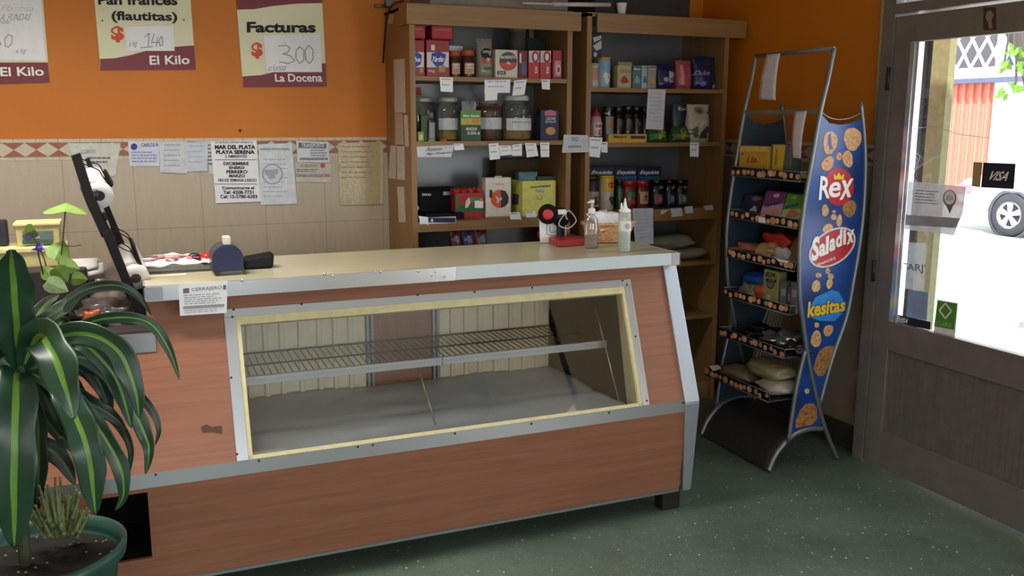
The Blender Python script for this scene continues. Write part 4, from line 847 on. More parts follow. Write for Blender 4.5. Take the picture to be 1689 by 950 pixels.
for (x0, x1, lab) in ((872, 890, 'red and white sugar box with an oval, left one of the pair'), (891, 909, 'red and white sugar box with an oval, right one of the pair')):
    t, mp = carton('sugar_box', lab, x0, x1, 83, L1, Y0, .07, mat('#b5282e', .45)); patch(t, mp, (x0 + .5, 84, x1 - .5, 103), mat('#b9bcc2', .5)); disc(t, mp, x0 + 11, 94, 6, 10, mat('#a51d24', .5), .0014); disc(t, mp, x0 + 11, 94, 3, 6, mat('#dccfc8', .5), .002); text(t, mp, 'Ledesma'[:5], (x0 + 10, 105, x0 + 14, 121), WHITEINK, 0, .0014)
t, mp = carton('sugar_box', 'pinkish red box with a white swirl, last on the top shelf', 912, 927, 83, L1, Y0 + .005, .08, mat('#9c2f36', .5)); patch(t, mp, (915, 100, 925, 126), mat('#c9828a', .5)); disc(t, mp, 921, 115, 4, 8, WHT, .0014, 'swirl'); disc(t, mp, 921, 115, 2.4, 5, mat('#8f3a40', .5), .002, 'swirl')
t, mp, c, r, h = can('grey_canister', 'dark grey canister behind the white coffee box', 846, 872, 42, L1, SY + .22, mat('#6b6560', .3, .3), mat('#817a72', .4), .1, 'canister')
t, mp = bag('green_bag', 'dark greenish foil bag behind the red and white sugar boxes', 872, 906, 64, L1, SY + .2, .07, mat('#3c4640', .3, .3, var=.2), 'bag', sd=3)
t, mp, c, r, h = can('grey_tube', 'slim grey tube standing at the back of the top shelf', 874, 883, 42, L1, SY + .32, mat('#79797c', .3), None)
# ---------------- left unit, second shelf
LIDM = mat('#a19a8e', .35, .3)
Y2 = SY + .045
CORN = mat('#b08a3c', .6, var=.35, scale=120, bump=.6); NUT = mat('#5a2e1c', .6, var=.4, scale=110, bump=.7); GRA = mat('#a37f42', .6, var=.45, scale=130, bump=.7); OLV = mat('#5d6a2a', .6, var=.3, scale=80, bump=.5)
t, mp = jar('glass_jar', 'big glass jar with a pale lid, leftmost behind the little bottles', 681, 722, 160, L2, Y2 + .05, LIDM, .25, OLV)
t, mp = jar('glass_jar', 'glass jar of golden cereal with a white label, left of the green carton', 724, 766, 160, L2, Y2 + .02, LIDM, .20, CORN); patch(t, mp, (726, 195, 760, 214), mat('#bfc3c9', .6), .001, 'label')
t, mp = jar('glass_jar', 'glass jar of dark brown granola with a white label, right of the green carton', 793, 834, 163, L2, Y2 + .01, mat('#7c7264', .4), .80, NUT); patch(t, mp, (795, 194, 832, 213), mat('#c3c3c8', .6), .001, 'label')
t, mp = jar('glass_jar', 'glass jar of pale oats with a white lid and label, by the dark blue box', 836, 886, 157, L2, Y2 + .005, mat('#c9c6bc', .4), .21, GRA); patch(t, mp, (838, 195, 884, 215), mat('#ccced2', .6), .001, 'label'); lines(t, mp, (845, 201, 880, 210), 1, GREY, .0018, .15)
t, mp = carton('cookie_carton', 'green carton with orange slices standing between the cereal jars', 760, 793, 182, L2, Y2 - .03, .05, mat('#27452c', .5)); patch(t, mp, (760, 182, 793, 196), mat('#4e8a35', .5)); patch(t, mp, (760, 195, 793, 206), mat('#a9a83a', .5), .0012); disc(t, mp, 784, 199, 6, 5, mat('#c77f2d', .5), .002); disc(t, mp, 777, 200, 4, 3.5, mat('#d0a04a', .5), .0018); text(t, mp, 'Mein Garten', (764, 189, 791, 193), WHITEINK, .02, .0018); text(t, mp, 'MANZANA', (769, 210, 787, 215), mat('#d9dccf', .6), .02, .0012); text(t, mp, 'DE SIDRA', (771, 217, 786, 222), mat('#d9dccf', .6), .02, .0012); patch(t, mp, (788, 218, 791, 222), WHT)
t, mp = bag('tea_bag_pouch', 'black and white foil pouch behind the green carton', 762, 788, 168, L2, Y2 + .035, .03, mat('#8e9194', .25, .4, var=.3), 'bag', sd=5)
t, mp, c, r, h = can('sauce_bottle', 'slim dark bottle with a grey label and green foot in front of the leftmost jar', 706, 719, 186, L2, Y2 - .02, mat('#3e2a2a', .3), mat('#7a7478', .4), .18, 'bottle', neck=.6); patch(t, mp, (708, 202, 718, 228), mat('#8f8a93', .5), .001, 'label'); patch(t, mp, (707, 229, 718, 235), mat('#6f9a58', .5), .0012)
t, mp = carton('small_carton', 'small yellow green box at the left end of the jar shelf', 689, 699, 217, L2, Y2 - .025, .03, mat('#8d9d42', .5)); patch(t, mp, (691, 222, 697, 230), mat('#c9c79a', .5))
t, mp = carton('green_carton', 'narrow olive green carton inside the shadow of the leftmost jar', 694, 706, 190, L2, Y2 + .0, .04, mat('#33521d', .5))
o = obj('candy_packet', MB().blob(W(731, 231, 1, Y2 - .01) + Vector((0, 0, -.002)), .018, .018, .011, lump=.3), mat('#9a5a34', .4)); tag(o, 'small brown sweet packet lying between the little bottle and the cereal jar', 'packet')
t, mp = carton('dark_blue_box', 'dark blue box with a pink oval, last on the jar shelf', 892, 922, 181, L2, Y2 - .02, .06, mat('#151a44', .5)); poly(t, mp, [(898, 184), (908, 181), (917, 184), (917, 191), (899, 191)], mat('#c2608a', .5), .0012, 'emblem'); text(t, mp, 'LECHE', (901, 193, 916, 198), mat('#c9c78a', .5), .03, .0014); text(t, mp, 'EN POLVO', (900, 199, 917, 203), mat('#b9c3d6', .5), .02, .0014); disc(t, mp, 908, 216, 8, 6.5, mat('#c88c52', .5), .0014)
o = obj('price_sticker', MB().box(W(684, 157, 1, YB - .024), W(695, 144, 1, YB - .026)), mat('#d9542a', .5)); tag(o, 'small orange sticker on the mirror back above the leftmost jar', 'sticker')
# ---------------- left unit, third shelf
Y3 = SY + .12
zd = W(690, 314, 1, Y3 + .05)
cdw = thing('cash_drawer', 'black cash drawer with a silver plate at the left of the third shelf', 'cash drawer', (1.47, Y3 + .14, L3))
xa, xb = W(691, 330, 1, Y3 + .05).x, W(748, 330, 1, Y3 + .05).x
obj('casing', MB().box((xa, Y3 + .05, L3), (xb + .06, Y3 + .28, zd.z)), mat('#050506', .6, spec=.2), cdw, bevel=.004)
obj('printer_lip', MB().box((xa, Y3 - .06, L3), (xb + .02, Y3 + .05, L3 + .035)), mat('#0a0a0c', .6, spec=.2), cdw, bevel=.004)
mp = YP(Y3 + .05); text(cdw, mp, '0000', (696, 319, 711, 323), WHITEINK, .02, .001); patch(cdw, mp, (731, 316, 747, 322), mat('#7d8085', .3, .6), .001, 'plate')
o = obj('white_plug', MB().blob(W(687, 343, 1, Y3 - .03), .012, .012, .012), WHT); tag(o, 'small white plug beside the black cash drawer', 'plug')
o = obj('card_payment_plate', MB().box(W(692, 370, 1, SY - .001), W(752, 357, 1, SY - .004)), mat('#dcdde2', .5)); tag(o, 'long blue card payment plate on the front of the third shelf', 'plate')
mp = YP(SY - .004); patch(o, mp, (706, 359, 751, 367), mat('#161c4a', .5)); text(o, mp, 'A', (710, 360, 715, 366), WHITEINK, .05, .0014)
o = sticker('price_tag', 'white curled slip taped over the left of the blue payment plate', ((690, 356), (706, 358), (707, 371), (694, 367)), PAPER, YP(SY - .0055), 0, 'price tag')
t, mp = carton('stock_cube_box', 'open red and green display box with white bird shape on the third shelf', 751, 797, 318, L3, Y3 - .02, .10, mat('#a31f23', .45)); patch(t, mp, (751, 338, 797, 349), mat('#1f5a30', .5)); poly(t, mp, [(767, 343), (768, 332), (774, 325), (776, 333), (772, 342)], mat('#cfd6c4', .5), .0014, 'emblem'); patch(t, mp, (776, 326, 792, 334), mat('#3f8a3c', .5), .0012); patch(t, mp, (752, 322, 757, 344), mat('#2f6e38', .5), .0010)
mb = MB(); xa, w_, h = dims(751, 797, 318, L3, Y3 - .02)
for k in range(7): mb.blob((xa - w_ / 2 + w_ * (k + .5) / 7, Y3 + .03 + .015 * (k % 2), L3 + h + .006), .017, .03, .018, lump=.5, seed=k)
o = obj('wrapped_cubes', mb, mat('#9c2a24', .3, var=.3, bump=.4), t)
o = sticker('price_tag', 'white price tag with an orange top on the red and green display box', (783, 331, 797, 343), PAPER, YP(Y3 - .024), 0, 'price tag'); patch(o, YP(Y3 - .0246), (791, 327, 796, 332), mat('#e07a2c', .5), .001)
t, mp = carton('coffee_box', 'white box with an orange and black round emblem in the middle of the third shelf', 801, 843, 293, L3, Y3 - .01, .06, mat('#e0d8cc', .5)); disc(t, mp, 824, 328, 15, 15, mat('#d65a26', .5)); poly(t, mp, [(826, 313), (834, 315), (839, 325), (838, 335), (832, 341), (826, 342)], mat('#2a2526', .5), .0014, 'emblem'); disc(t, mp, 822, 329, 4, 4, WHT, .002, 'star', wob=.6); text(t, mp, 'Tostado', (813, 302, 831, 305), GREY, 0, .0014); patch(t, mp, (807, 313, 812, 326), mat('#2b2223', .5), .0012)
obj('hang_tab', MB().box(W(816, 293, 1, Y3 - .009), W(827, 290, 1, Y3 - .003)), mat('#cfc6b8', .5), t)
t, mp = carton('yellow_display_box', 'large yellow display box with tear handle beside the orange emblem box', 862, 917, 298, L3, Y3 - .05, .16, mat('#d3cf66', .45)); a = W(862, 298, 1, Y3 - .05)
text(t, mp, 'Saky', (883, 311, 898, 319), mat('#5d8fae', .5), .03, .0012); disc(t, mp, 890, 326, 5, 4.5, mat('#c79a3a', .5)); disc(t, mp, 890, 325, 2.6, 2.2, mat('#d9d27a', .5), .0018); patch(t, mp, ((874, 308), (908, 305), (908, 308), (874, 310)), mat('#7a6432', .5), .0014, 'handle_slot')
Zt = W(890, 298, 1, Y3 - .05).z
sd_ = lambda x, y, off=0.0: W(x, y, 0, a.x) + Vector((-off, 0, 0))
patch(t, sd_, ((846, 319), (856, 321), (855, 338), (845, 337)), mat('#4b4b74', .5), .001)
o = box('cardboard_carton', (W(818, 290, 1, SY + .30).x, SY + .30, L3), (W(897, 290, 1, SY + .30).x, SY + .40, W(850, 262, 1, SY + .3).z), mat('#4a3d22', .8)); tag(o, 'dark brown cardboard carton behind the yellow display box', 'box')
mb = MB(); a2 = W(858, 298, 1, Y3 - .04)
o = box('teal_packet', W(856, 296, 1, Y3 + .0) , W(880, 281, 1, Y3 + .05), mat('#3f6a72', .3, var=.3)); tag(o, 'small teal packet lying on top of the yellow display box', 'packet')
o.location.z = Zt + .001
o = box('dark_green_packet', (W(884, 290, 1, Y3).x, Y3 - .02, Zt + .001), (W(918, 290, 1, Y3).x, Y3 + .08, Zt + .02), mat('#27361f', .5)); tag(o, 'dark green packet lying at the right on the yellow display box', 'packet')
# ---------------- left unit, fourth shelf (seen just above the countertop)
for i_, (x0, x1, cc_) in enumerate(((744, 763, '#7a1f2c'), (764, 785, '#3d3f7a'), (785, 806, '#9c3434'))):
    t, mp = bag('snack_pack', ('dark red snack pack on the fourth shelf, leftmost of three', 'bluish snack pack on the fourth shelf, middle of three', 'red snack pack on the fourth shelf, rightmost of three')[i_], x0, x1, 382, L4, SY + .10, .06, mat(cc_, .3, var=.3), 'bag', sd=i_); disc(t, mp, (x0 + x1) / 2, 395, 6, 5, mat(('#c9a0a0', '#a8b0d0', '#7fb0c0')[i_], .4), .001, wob=.3)
o = obj('pink_packet', MB().blob(W(878, 396, 1, SY + .08), .022, .03, .03, lump=.4), mat('#b98a92', .4)); tag(o, 'pale pink packet at the right of the fourth shelf', 'packet'); o2 = obj('dark_red_packet', MB().blob(W(869, 395, 1, SY + .12), .015, .03, .035, lump=.3, seed=3), mat('#5c2426', .4)); tag(o2, 'dark red packet left of the pale pink packet on the fourth shelf', 'packet')
for o_q in (o, o2): o_q.location.z = L4 + .001
# ---------------- right unit, top shelf
t, mp = carton('penguin_box', 'tall black and white box standing at the back left of the right unit top shelf', 977, 993, 52, R1, SY + .16, .08, mat('#1c1c20', .4)); poly(t, mp, [(978, 62), (992, 58), (992, 64), (980, 70)], WHT); poly(t, mp, [(978, 76), (992, 66), (992, 80), (984, 84)], WHT); disc(t, mp, 982, 90, 3, 4, WHT)
t, mp, c, r, h = can('milk_powder_can', 'pinkish white can at the left end of the right unit top shelf', 975, 991, 104, R1, Y0, mat('#b8a9a4', .4), mat('#a39a98', .4), .08); patch(t, mp, (977, 112, 990, 132), mat('#b98378', .5), .001, 'label')
t, mp, c, r, h = can('drink_powder_canister', 'light blue and white canister with an orange cap, second on the right unit top shelf', 991, 1011, 95, R1, Y0, mat('#8fa6b5', .4), mat('#b98a4a', .4), .08); patch(t, mp, (993, 102, 1010, 116), mat('#6f9db5', .5), .001, 'label'); text(t, mp, 'ZUCO', (993, 94, 1010, 99), mat('#d9a04a', .5), .03, .0022); disc(t, mp, 1001, 128, 6, 9, mat('#c8ccc4', .5), .001, wob=.2)
t, mp = carton('juice_carton', 'cream carton with red fruit, standing in the left half of the right unit top shelf', 1019, 1042, 108, R1, Y0, .05, mat('#aa9f72', .5)); disc(t, mp, 1030, 132, 6, 6, mat('#9c2d28', .5), .0012, wob=.15); text(t, mp, 'Cítrica', (1022, 114, 1040, 120), GREY, .02, .0014); obj('spout_ridge', MB().box(W(1020, 108, 1, Y0 + .02), W(1041, 103, 1, Y0 + .03)), mat('#8f8768', .5), t)
for (x0, x1, cc_, lab) in ((1044, 1058, '#4d6a6c', 'teal box right of the cream juice carton'), (1059, 1068, '#9fb0b8', 'narrow white and blue box on the right unit top shelf'), (1069, 1083, '#8f8d80', 'greyish carton with yellow fruit left of the blue bag')):
    t, mp = carton('tea_carton', lab, x0, x1, 108, R1, Y0, .05, mat(cc_, .5)); patch(t, mp, (x0 + 1.5, 111, x1 - 1.5, 116), mat('#3f5560', .5)); disc(t, mp, (x0 + x1) / 2, 132, (x1 - x0) / 3, 6, mat(('#7fa0a0', '#3f6a9c', '#b8953f')[(x0 > 1050) + (x0 > 1060)], .5), .0012, wob=.15); text(t, mp, ('Menta', 'Boldo', 'Limón')[(x0 > 1050) + (x0 > 1060)], (x0 + 2, 112, x1 - 2, 115.5), WHITEINK, .01, .0016)
t, mp = bag('sweets_bag', 'dark blue bag with a small fruit picture left of the pink bag', 1085, 1119, 106, R1, Y0, .08, mat('#20224e', .3, var=.2), sd=2); disc(t, mp, 1110, 127, 7, 9, mat('#a9a7b4', .5), .001, wob=.2); disc(t, mp, 1110, 131, 4, 3, mat('#a8352f', .5), .0018); disc(t, mp, 1099, 131, 4, 4, mat('#8fa2c8', .5), .001)
t, mp = bag('sweets_bag', 'translucent pink bag between two dark blue bags', 1119, 1146, 100, R1, Y0, .07, mat('#a54a50', .3, var=.25), sd=4); patch(t, mp, (1124, 106, 1129, 140), mat('#c98a86', .4), .001)
t, mp = bag('milk_powder_bag', 'large dark blue bag with silver lettering at the right end of the top shelf', 1147, 1187, 94, R1, Y0, .09, mat('#1c2048', .3, var=.3), sd=6); text(t, mp, 'Dulce', (1149, 116, 1172, 124), mat('#8f9bb8', .5), .02, .002, .2); disc(t, mp, 1180, 142, 4, 3.5, mat('#a7aab5', .5), .001); disc(t, mp, 1168, 106, 13, 7, mat('#3a4750', .3, .5), .001, wob=.4); disc(t, mp, 1160, 138, 5, 4, mat('#5f63a8', .5), .0012)
# ---------------- right unit, second shelf
t, mp, c, r, h = can('sauce_bottle', 'pink and white sauce bottle with a red pointed cap on the right unit second shelf', 979, 997, 192, R2, Y0, mat('#b58f90', .4), None, neck=.8, cat='bottle'); obj('pointed_cap', MB().lathe([(r * .7, h), (r * .68, h + .012), (r * .25, h + .03), (r * .15, h + .045)], c, 20), mat('#9c1f24', .4), t); patch(t, mp, (980, 202, 997, 224), mat('#c9b7b5', .5), .001, 'label'); disc(t, mp, 988, 218, 6, 4.5, mat('#a8434c', .5), .0018, wob=.3); text(t, mp, 'Salsa', (982, 204, 995, 210), mat('#7a2430', .5), .03, .0018); patch(t, mp, (980, 225, 997, 231), mat('#221d20', .5), .0012)
t, mp, c, r, h = can('spice_jar', 'tall jar with an orange patterned label right of the red capped bottle', 999, 1016, 176, R2, Y0, mat('#2a2420', .3), mat('#151414', .4), .25, 'jar'); patch(t, mp, (1000, 192, 1015, 226), mat('#8a7860', .5), .001, 'label'); disc(t, mp, 1007, 206, 5, 6, mat('#a8632f', .5), .0018, wob=.3); disc(t, mp, 1003, 187, 3, 3, mat('#a9a9a4', .5), .0018, wob=.4); patch(t, mp, (1001, 214, 1014, 222), mat('#5f8a9c', .5), .0018)
for i_, (x0, x1, yt) in enumerate(((1016, 1032, 176), (1032, 1048, 174), (1047, 1062, 175), (1061, 1076, 177))):
    t, mp, c, r, h = can('dark_jar', ('first', 'second', 'third', 'fourth')[i_] + ' black lidded jar from the left behind the yellow snack box', x0, x1, yt, R2, Y0 + .05, mat('#191716', .2, var=.3), mat('#0d0d0d', .35), .22, 'jar'); patch(t, mp, (x0 + 2, 196, x1 - 2, 216), mat('#2c2a27', .4), .001, 'label'); disc(t, mp, (x0 + x1) / 2, 204, 3.5, 4, mat(('#4a5040', '#5a4030', '#6a6258', '#40404a')[i_], .4), .0018, wob=.3)
t, mp = carton('snack_box', 'low yellow snack display box on the right unit second shelf', 1004, 1067, 221, R2, Y0 - .02, .06, mat('#c2992a', .5)); text(t, mp, 'Mecano', (1012, 222.5, 1034, 228), mat('#3a2a18', .6), .03, .0012); patch(t, mp, (1040, 224, 1064, 229), mat('#3a2c22', .5), .0012)
GRB = mat('#2f4f26', .3, var=.35, scale=25)
for i_, (x0, x1, yt) in enumerate(((1070, 1108, 206), (1108, 1146, 209))):
    t, mp = bag('herb_bag', ('green herb bag hanging below the white paper strip', 'green herb bag in front of the dark lettered bag')[i_], x0, x1, yt, R2, Y0 - .01, .08, GRB, sd=i_ + 7, taper=.3); disc(t, mp, (x0 + x1) / 2 + 4, 221, 9, 7, mat('#98913a', .5), .001, wob=.35); disc(t, mp, (x0 + x1) / 2 - 8, 224, 6, 4, mat('#3e7a3c', .5), .001, wob=.3)
t, mp = bag('cocoa_bag', 'dark teal bag with white lettering behind the green herb bags', 1112, 1145, 170, R2, Y0 + .08, .05, mat('#35434a', .35, var=.2), sd=9); text(t, mp, 'Exqu', (1121, 176, 1141, 184), WHITEINK, .02, .0022)
t, mp = bag('oat_bag', 'white bag with a brown crest and dark berries, right end of the second shelf', 1138, 1177, 173, R2, Y0, .08, mat('#b3aa97', .45, var=.08), sd=10); disc(t, mp, 1157, 182, 9, 7, mat('#8d8468', .5), .001); disc(t, mp, 1157, 183, 5, 4, mat('#5e4a30', .5), .0018); disc(t, mp, 1171, 186, 2.5, 2.5, mat('#7a5a3a', .5), .001); disc(t, mp, 1160, 204, 11, 6, mat('#c4bfb2', .5), .001, wob=.3); disc(t, mp, 1165, 220, 10, 10, mat('#3e3430', .5), .0012, wob=.3); disc(t, mp, 1146, 218, 7, 8, mat('#4d5a3a', .5), .0012, wob=.3)
# ---------------- right unit, third shelf
NAVY = mat('#182744', .45)
for i_, (x0, x1) in enumerate(((973, 1014), (1015, 1052), (1053, 1091))):
    t, mp = carton('cake_mix_box', ('navy cake mix box with white lettering, left of the row of three', 'navy cake mix box with white lettering, middle of the row of three', 'navy cake mix box with white lettering, right of the row of three')[i_], x0, x1, 275, R3, SY + .20, .05, NAVY); text(t, mp, 'Exquisita', (x0 + 3, 281, x1 - 4, 289), WHITEINK, .02, .0014, .15); poly(t, mp, [(x0 + 2, 292), (x1 - 2, 290), (x1 - 2, 297), (x0 + 2, 300)], mat('#2f6a94', .5), .001)
t, mp, c, r, h = can('cocoa_tin', 'brown tin with a pale lower half at the left of the third shelf', 971, 993, 291, R3, Y0 + .02, mat('#35211a', .4), mat('#241613', .4), .12); patch(t, mp, (972, 316, 992, 341), mat('#a39a88', .5), .001, 'label'); disc(t, mp, 982, 330, 6, 7, mat('#4a3426', .5), .0018, wob=.2)
t, mp, c, r, h = can('chocolate_drink_tin', 'tin with a yellow top and a chocolate swirl on its pale lower half', 995, 1018, 290, R3, Y0 + .01, mat('#a79f92', .4), mat('#c99a24', .4), .08); patch(t, mp, (996, 294, 1017, 316), mat('#c79a22', .45), .001, 'label'); disc(t, mp, 1008, 305, 6, 5, mat('#a8342a', .5), .0018); disc(t, mp, 1009, 330, 5, 7, mat('#3c2a22', .5), .0018, wob=.2)
t, mp, c, r, h = can('green_bottle', 'dark green jar between the yellow topped tin and the red lidded jars', 1019, 1030, 296, R3, Y0 + .04, mat('#23402c', .3), mat('#1b2f24', .4), .2, 'bottle', neck=.7); patch(t, mp, (1020, 312, 1029, 328), mat('#3d6b4a', .5), .001, 'label')
for i_, (x0, x1) in enumerate(((1033, 1053), (1054, 1075))):
    t, mp, c, r, h = can('jam_jar', ('red lidded jam jar with a green band', 'red lidded jam jar with a cream label')[i_], x0, x1, 298, R3, Y0 + .02, mat(('#6b2228', '#4f241a')[i_], .25), mat('#8d2022', .35), .2, 'jar'); patch(t, mp, (x0 + 1, 316, x1 - 1, 326) if i_ == 0 else (x0 + 2, 316, x1 - 2, 336), mat(('#3a6a3c', '#a8886a')[i_], .5), .001, 'label'); disc(t, mp, (x0 + x1) / 2, (332, 327)[i_], 6, 4.5, mat(('#9c3a44', '#7a3a2a')[i_], .5), .0018, wob=.25)
for i_, (x0, x1) in enumerate(((1079, 1099), (1101, 1118), (1119, 1139))):
    t, mp, c, r, h = can('preserve_jar', ('dark preserve jar with a reddish label', 'dark preserve jar with a bluish label', 'dark preserve jar with a grey label, last on the third shelf')[i_], x0, x1, 297, R3, Y0 + .02, mat('#1c191e', .15, var=.3), mat('#121217', .25, .4), .2, 'jar'); patch(t, mp, (x0 + 1, 320, x1 - 1, 336), mat(('#6e3038', '#2d3560', '#454c52')[i_], .5), .001, 'label'); disc(t, mp, (x0 + x1) / 2, 328, 5, 4, mat(('#a86a70', '#7f8ab8', '#8d979c')[i_], .5), .0018, wob=.3); disc(t, mp, (x0 + x1) / 2 + 1, 309, 4, 2.5, mat('#8c8f94', .2, .5), .0014, wob=.3)
# ---------------- right unit, lower shelves
SACK = mat('#7d7768', .55, var=.18, scale=14, bump=.4); SACK2 = mat('#8a8064', .55, var=.2, scale=14, bump=.4)
o = obj('flour_sack', MB().blob((2.98, SY + .16, R4 + .035), .16, .13, .036, lump=.25, e=.55, seed=3), SACK2); tag(o, 'flat beige flour sack lying lowest on the shelf behind the counter corner', 'sack')
t = obj('flour_sack', MB().blob((2.93, SY + .18, R4 + .105), .15, .12, .042, lump=.3, e=.55, seed=6), SACK); tag(t, 'grey white flour sack lying on top of the beige sack', 'sack')
mb = MB()
for k, (dx, dy) in enumerate(((-.08, -.06), (-.03, -.08), (.04, -.07), (.08, -.04))): mb.blob((2.93 + dx, SY + .18 + dy, R4 + .132 - .02 * (k % 2)), .016, .02, .012, seed=k)
obj('printed_mark', mb, mat('#4a3a34', .6), t)
xq = W(1124, 500, 1, SY + .05).x
t, mp = bag('rice_bag', 'white rice bag on the lower shelf behind the counter post', 1108, 1132, 478, R5, SY + .05, .08, mat('#8f9399', .5, var=.1), sd=12)
# ---------------- notes and price tags on both units
def tagpaper(name, label, px, Y, m=PAPER, n=0, cat='price tag', mark=None, seed=0):
    s = sticker(name, label, px, m, YP(Y), 0, cat, .0008)
    if n:
        q = px if isinstance(px[0], tuple) else rq(*px)
        q2 = tuple(quad_px(q, u, v) for u, v in ((.12, .9), (.88, .9), (.88, .12), (.12, .12)))
        lines(s, YP(Y), q2, n, mat('#9a9ca8', .8), .0014, .18, seed=seed)
    if mark: text(s, YP(Y), mark[0], mark[1], mark[2] if len(mark) > 2 else INK, -.005, .0014, .1)
    return s
e = SY - .0022
tagpaper('price_tag', 'white price tag under the second red yerba bag', ((725, 127), (747, 128), (747, 152), (727, 151)), e, n=2)
tagpaper('price_note', 'wide white price note under the grey coffee pouch', ((799, 132), (842, 131), (841, 153), (820, 154), (820, 165), (800, 165)) if False else ((799, 132), (842, 131), (841, 153), (800, 153)), e, n=2)
tagpaper('price_tag', 'white price tag hanging below the wide price note', ((799, 146), (821, 145), (820, 165), (800, 166)), e - .0012)
tagpaper('price_tag', 'white price tag with curled end above the oats jar', ((848, 133), (869, 131), (865, 156), (845, 158)), e, n=2, seed=3)
tagpaper('price_tag', 'white price tag under the red and white sugar boxes', ((893, 131), (907, 131), (907, 148), (894, 147)), e, n=1)
s = tagpaper('shelf_note', 'wide handwritten cloud shaped note on the second shelf edge, left end', ((687, 242), (750, 239), (744, 259), (689, 259)), e, mat('#cfd0d4', .7)); text(s, YP(e), 'Pionono', ((704, 243), (729, 242), (729, 248), (704, 250)), INK, 0, .0014, .15); text(s, YP(e), 'Nap. Romanito', ((703, 252), (745, 249), (745, 254), (703, 257)), INK, 0, .0014, .15)
tagpaper('price_tag', 'small white price tag beside the handwritten shelf note', ((748, 237), (764, 237), (766, 247), (750, 248)), e, n=1)
for px, lab in ((((806, 237), (822, 236), (825, 262), (808, 264)), 'white price tag under the brown granola jar, first of five'), (((823, 240), (843, 240), (845, 255), (825, 257)), 'white price tag under the granola jar, second of five'), (((845, 239), (861, 237), (861, 257), (845, 257)), 'greyish price tag under the oats jar, third of five'), (((866, 236), (884, 236), (888, 257), (869, 260)), 'white price tag under the oats jar, fourth of five'), (((891, 235), (906, 235), (906, 259), (892, 259)), 'white price tag under the dark blue box, last of five')):
    tagpaper('price_tag', lab, px, e, n=2, seed=int(px[0][0]))
s = tagpaper('shelf_note', 'white note reading NO hanging between the two shelf units', ((930, 222), (970, 223), (972, 251), (927, 252)), SY - .004, mat('#c9ccd0', .7)); text(s, YP(SY - .004), 'NO', (943, 226, 954, 233), mat('#3d4d5c', .7), .0, .0014, .1); lines(s, YP(SY - .004), (937, 240, 964, 247), 1, PENCIL, .0014, .5)
tagpaper('price_tag', 'white price tag below the fascia under the orange emblem box', ((840, 350), (857, 350), (860, 362), (842, 362)), e, n=1)
tagpaper('price_tag', 'white price tag below the yellow display box', ((866, 349), (883, 348), (885, 358), (868, 359)), e, n=1)
tagpaper('shelf_note', 'long white paper strip hanging from the right unit top shelf', ((1069, 147), (1098, 148), (1094, 214), (1065, 213)), e, mat('#c5c2c8', .7), n=8, seed=11)
tagpaper('price_tag', 'white price tag with a dark band under the red capped sauce bottle', ((972, 226), (994, 227), (989, 260), (972, 258)), e, n=2)
tagpaper('price_tag', 'narrow white price tag under the orange labelled spice jar', ((992, 234), (1002, 234), (1002, 252), (992, 251)), e, n=1)
tagpaper('price_tag', 'white price tag under the white oat bag', ((1138, 235), (1153, 235), (1152, 259), (1138, 258)), e, n=2)
tagpaper('price_tag', 'white price tag on the third shelf fascia of the right unit, behind the pump bottle', ((987, 347), (1001, 346), (1004, 359), (990, 360)), e)
tagpaper('shelf_note', 'large white printed list hanging behind the squeeze bottle', ((1043, 344), (1077, 343), (1078, 402), (1048, 406)), e, mat('#b9bac4', .7), n=8, seed=17)
for px, lab in ((((1090, 347), (1105, 345), (1093, 353), (1090, 354)), 'folded triangular price tag on the right unit fascia'), (((1106, 344), (1124, 343), (1126, 356), (1108, 358)), 'white price tag on the right unit fascia under the dark preserve jars'), (((1129, 341), (1142, 340), (1144, 351), (1131, 352)), 'white price tag on the right unit fascia, third from its right end inward'), (((1160, 340), (1175, 338), (1177, 346), (1164, 347)), 'white price tag on the right unit fascia, nearest the right end')):
    tagpaper('price_tag', lab, px, e, mat('#c3c2c4', .7))
# strips taped on the left side panel of the left unit (plane x = 1.325)
SP = XP(1.3235)
def sidetape(label, px, m): return sticker('taped_paper', label, px, m, SP, 0, 'paper strip', .0008)
OLD = mat('#b9a592', .7, var=.15, scale=60); OLD2 = mat('#c5bab0', .7, var=.08)
for lab, q in (('torn pale paper strip high on the side of the left shelf unit', ((649, 98), (667, 97), (669, 186), (651, 186))), ('torn stained paper strip below the highest strip on the shelf side', ((651, 187), (664, 187), (666, 241), (652, 240))), ('narrow pale paper strip near the front edge of the shelf side', ((666, 190), (672, 190), (674, 242), (668, 242))), ('left one of two hanging paper strips on the shelf side', ((644, 240), (653, 240), (653, 295), (640, 294))), ('right one of two hanging paper strips on the shelf side', ((654, 239), (667, 239), (668, 297), (655, 296))), ('lowest thin paper strip on the shelf side, above the counter', ((655, 308), (666, 308), (669, 366), (658, 367))), ('small torn tape scrap at the top of the shelf side', ((641, 24), (650, 23), (648, 39), (640, 39)))):
    sidetape(lab, q, OLD if 'stained' in lab or 'scrap' in lab else OLD2)
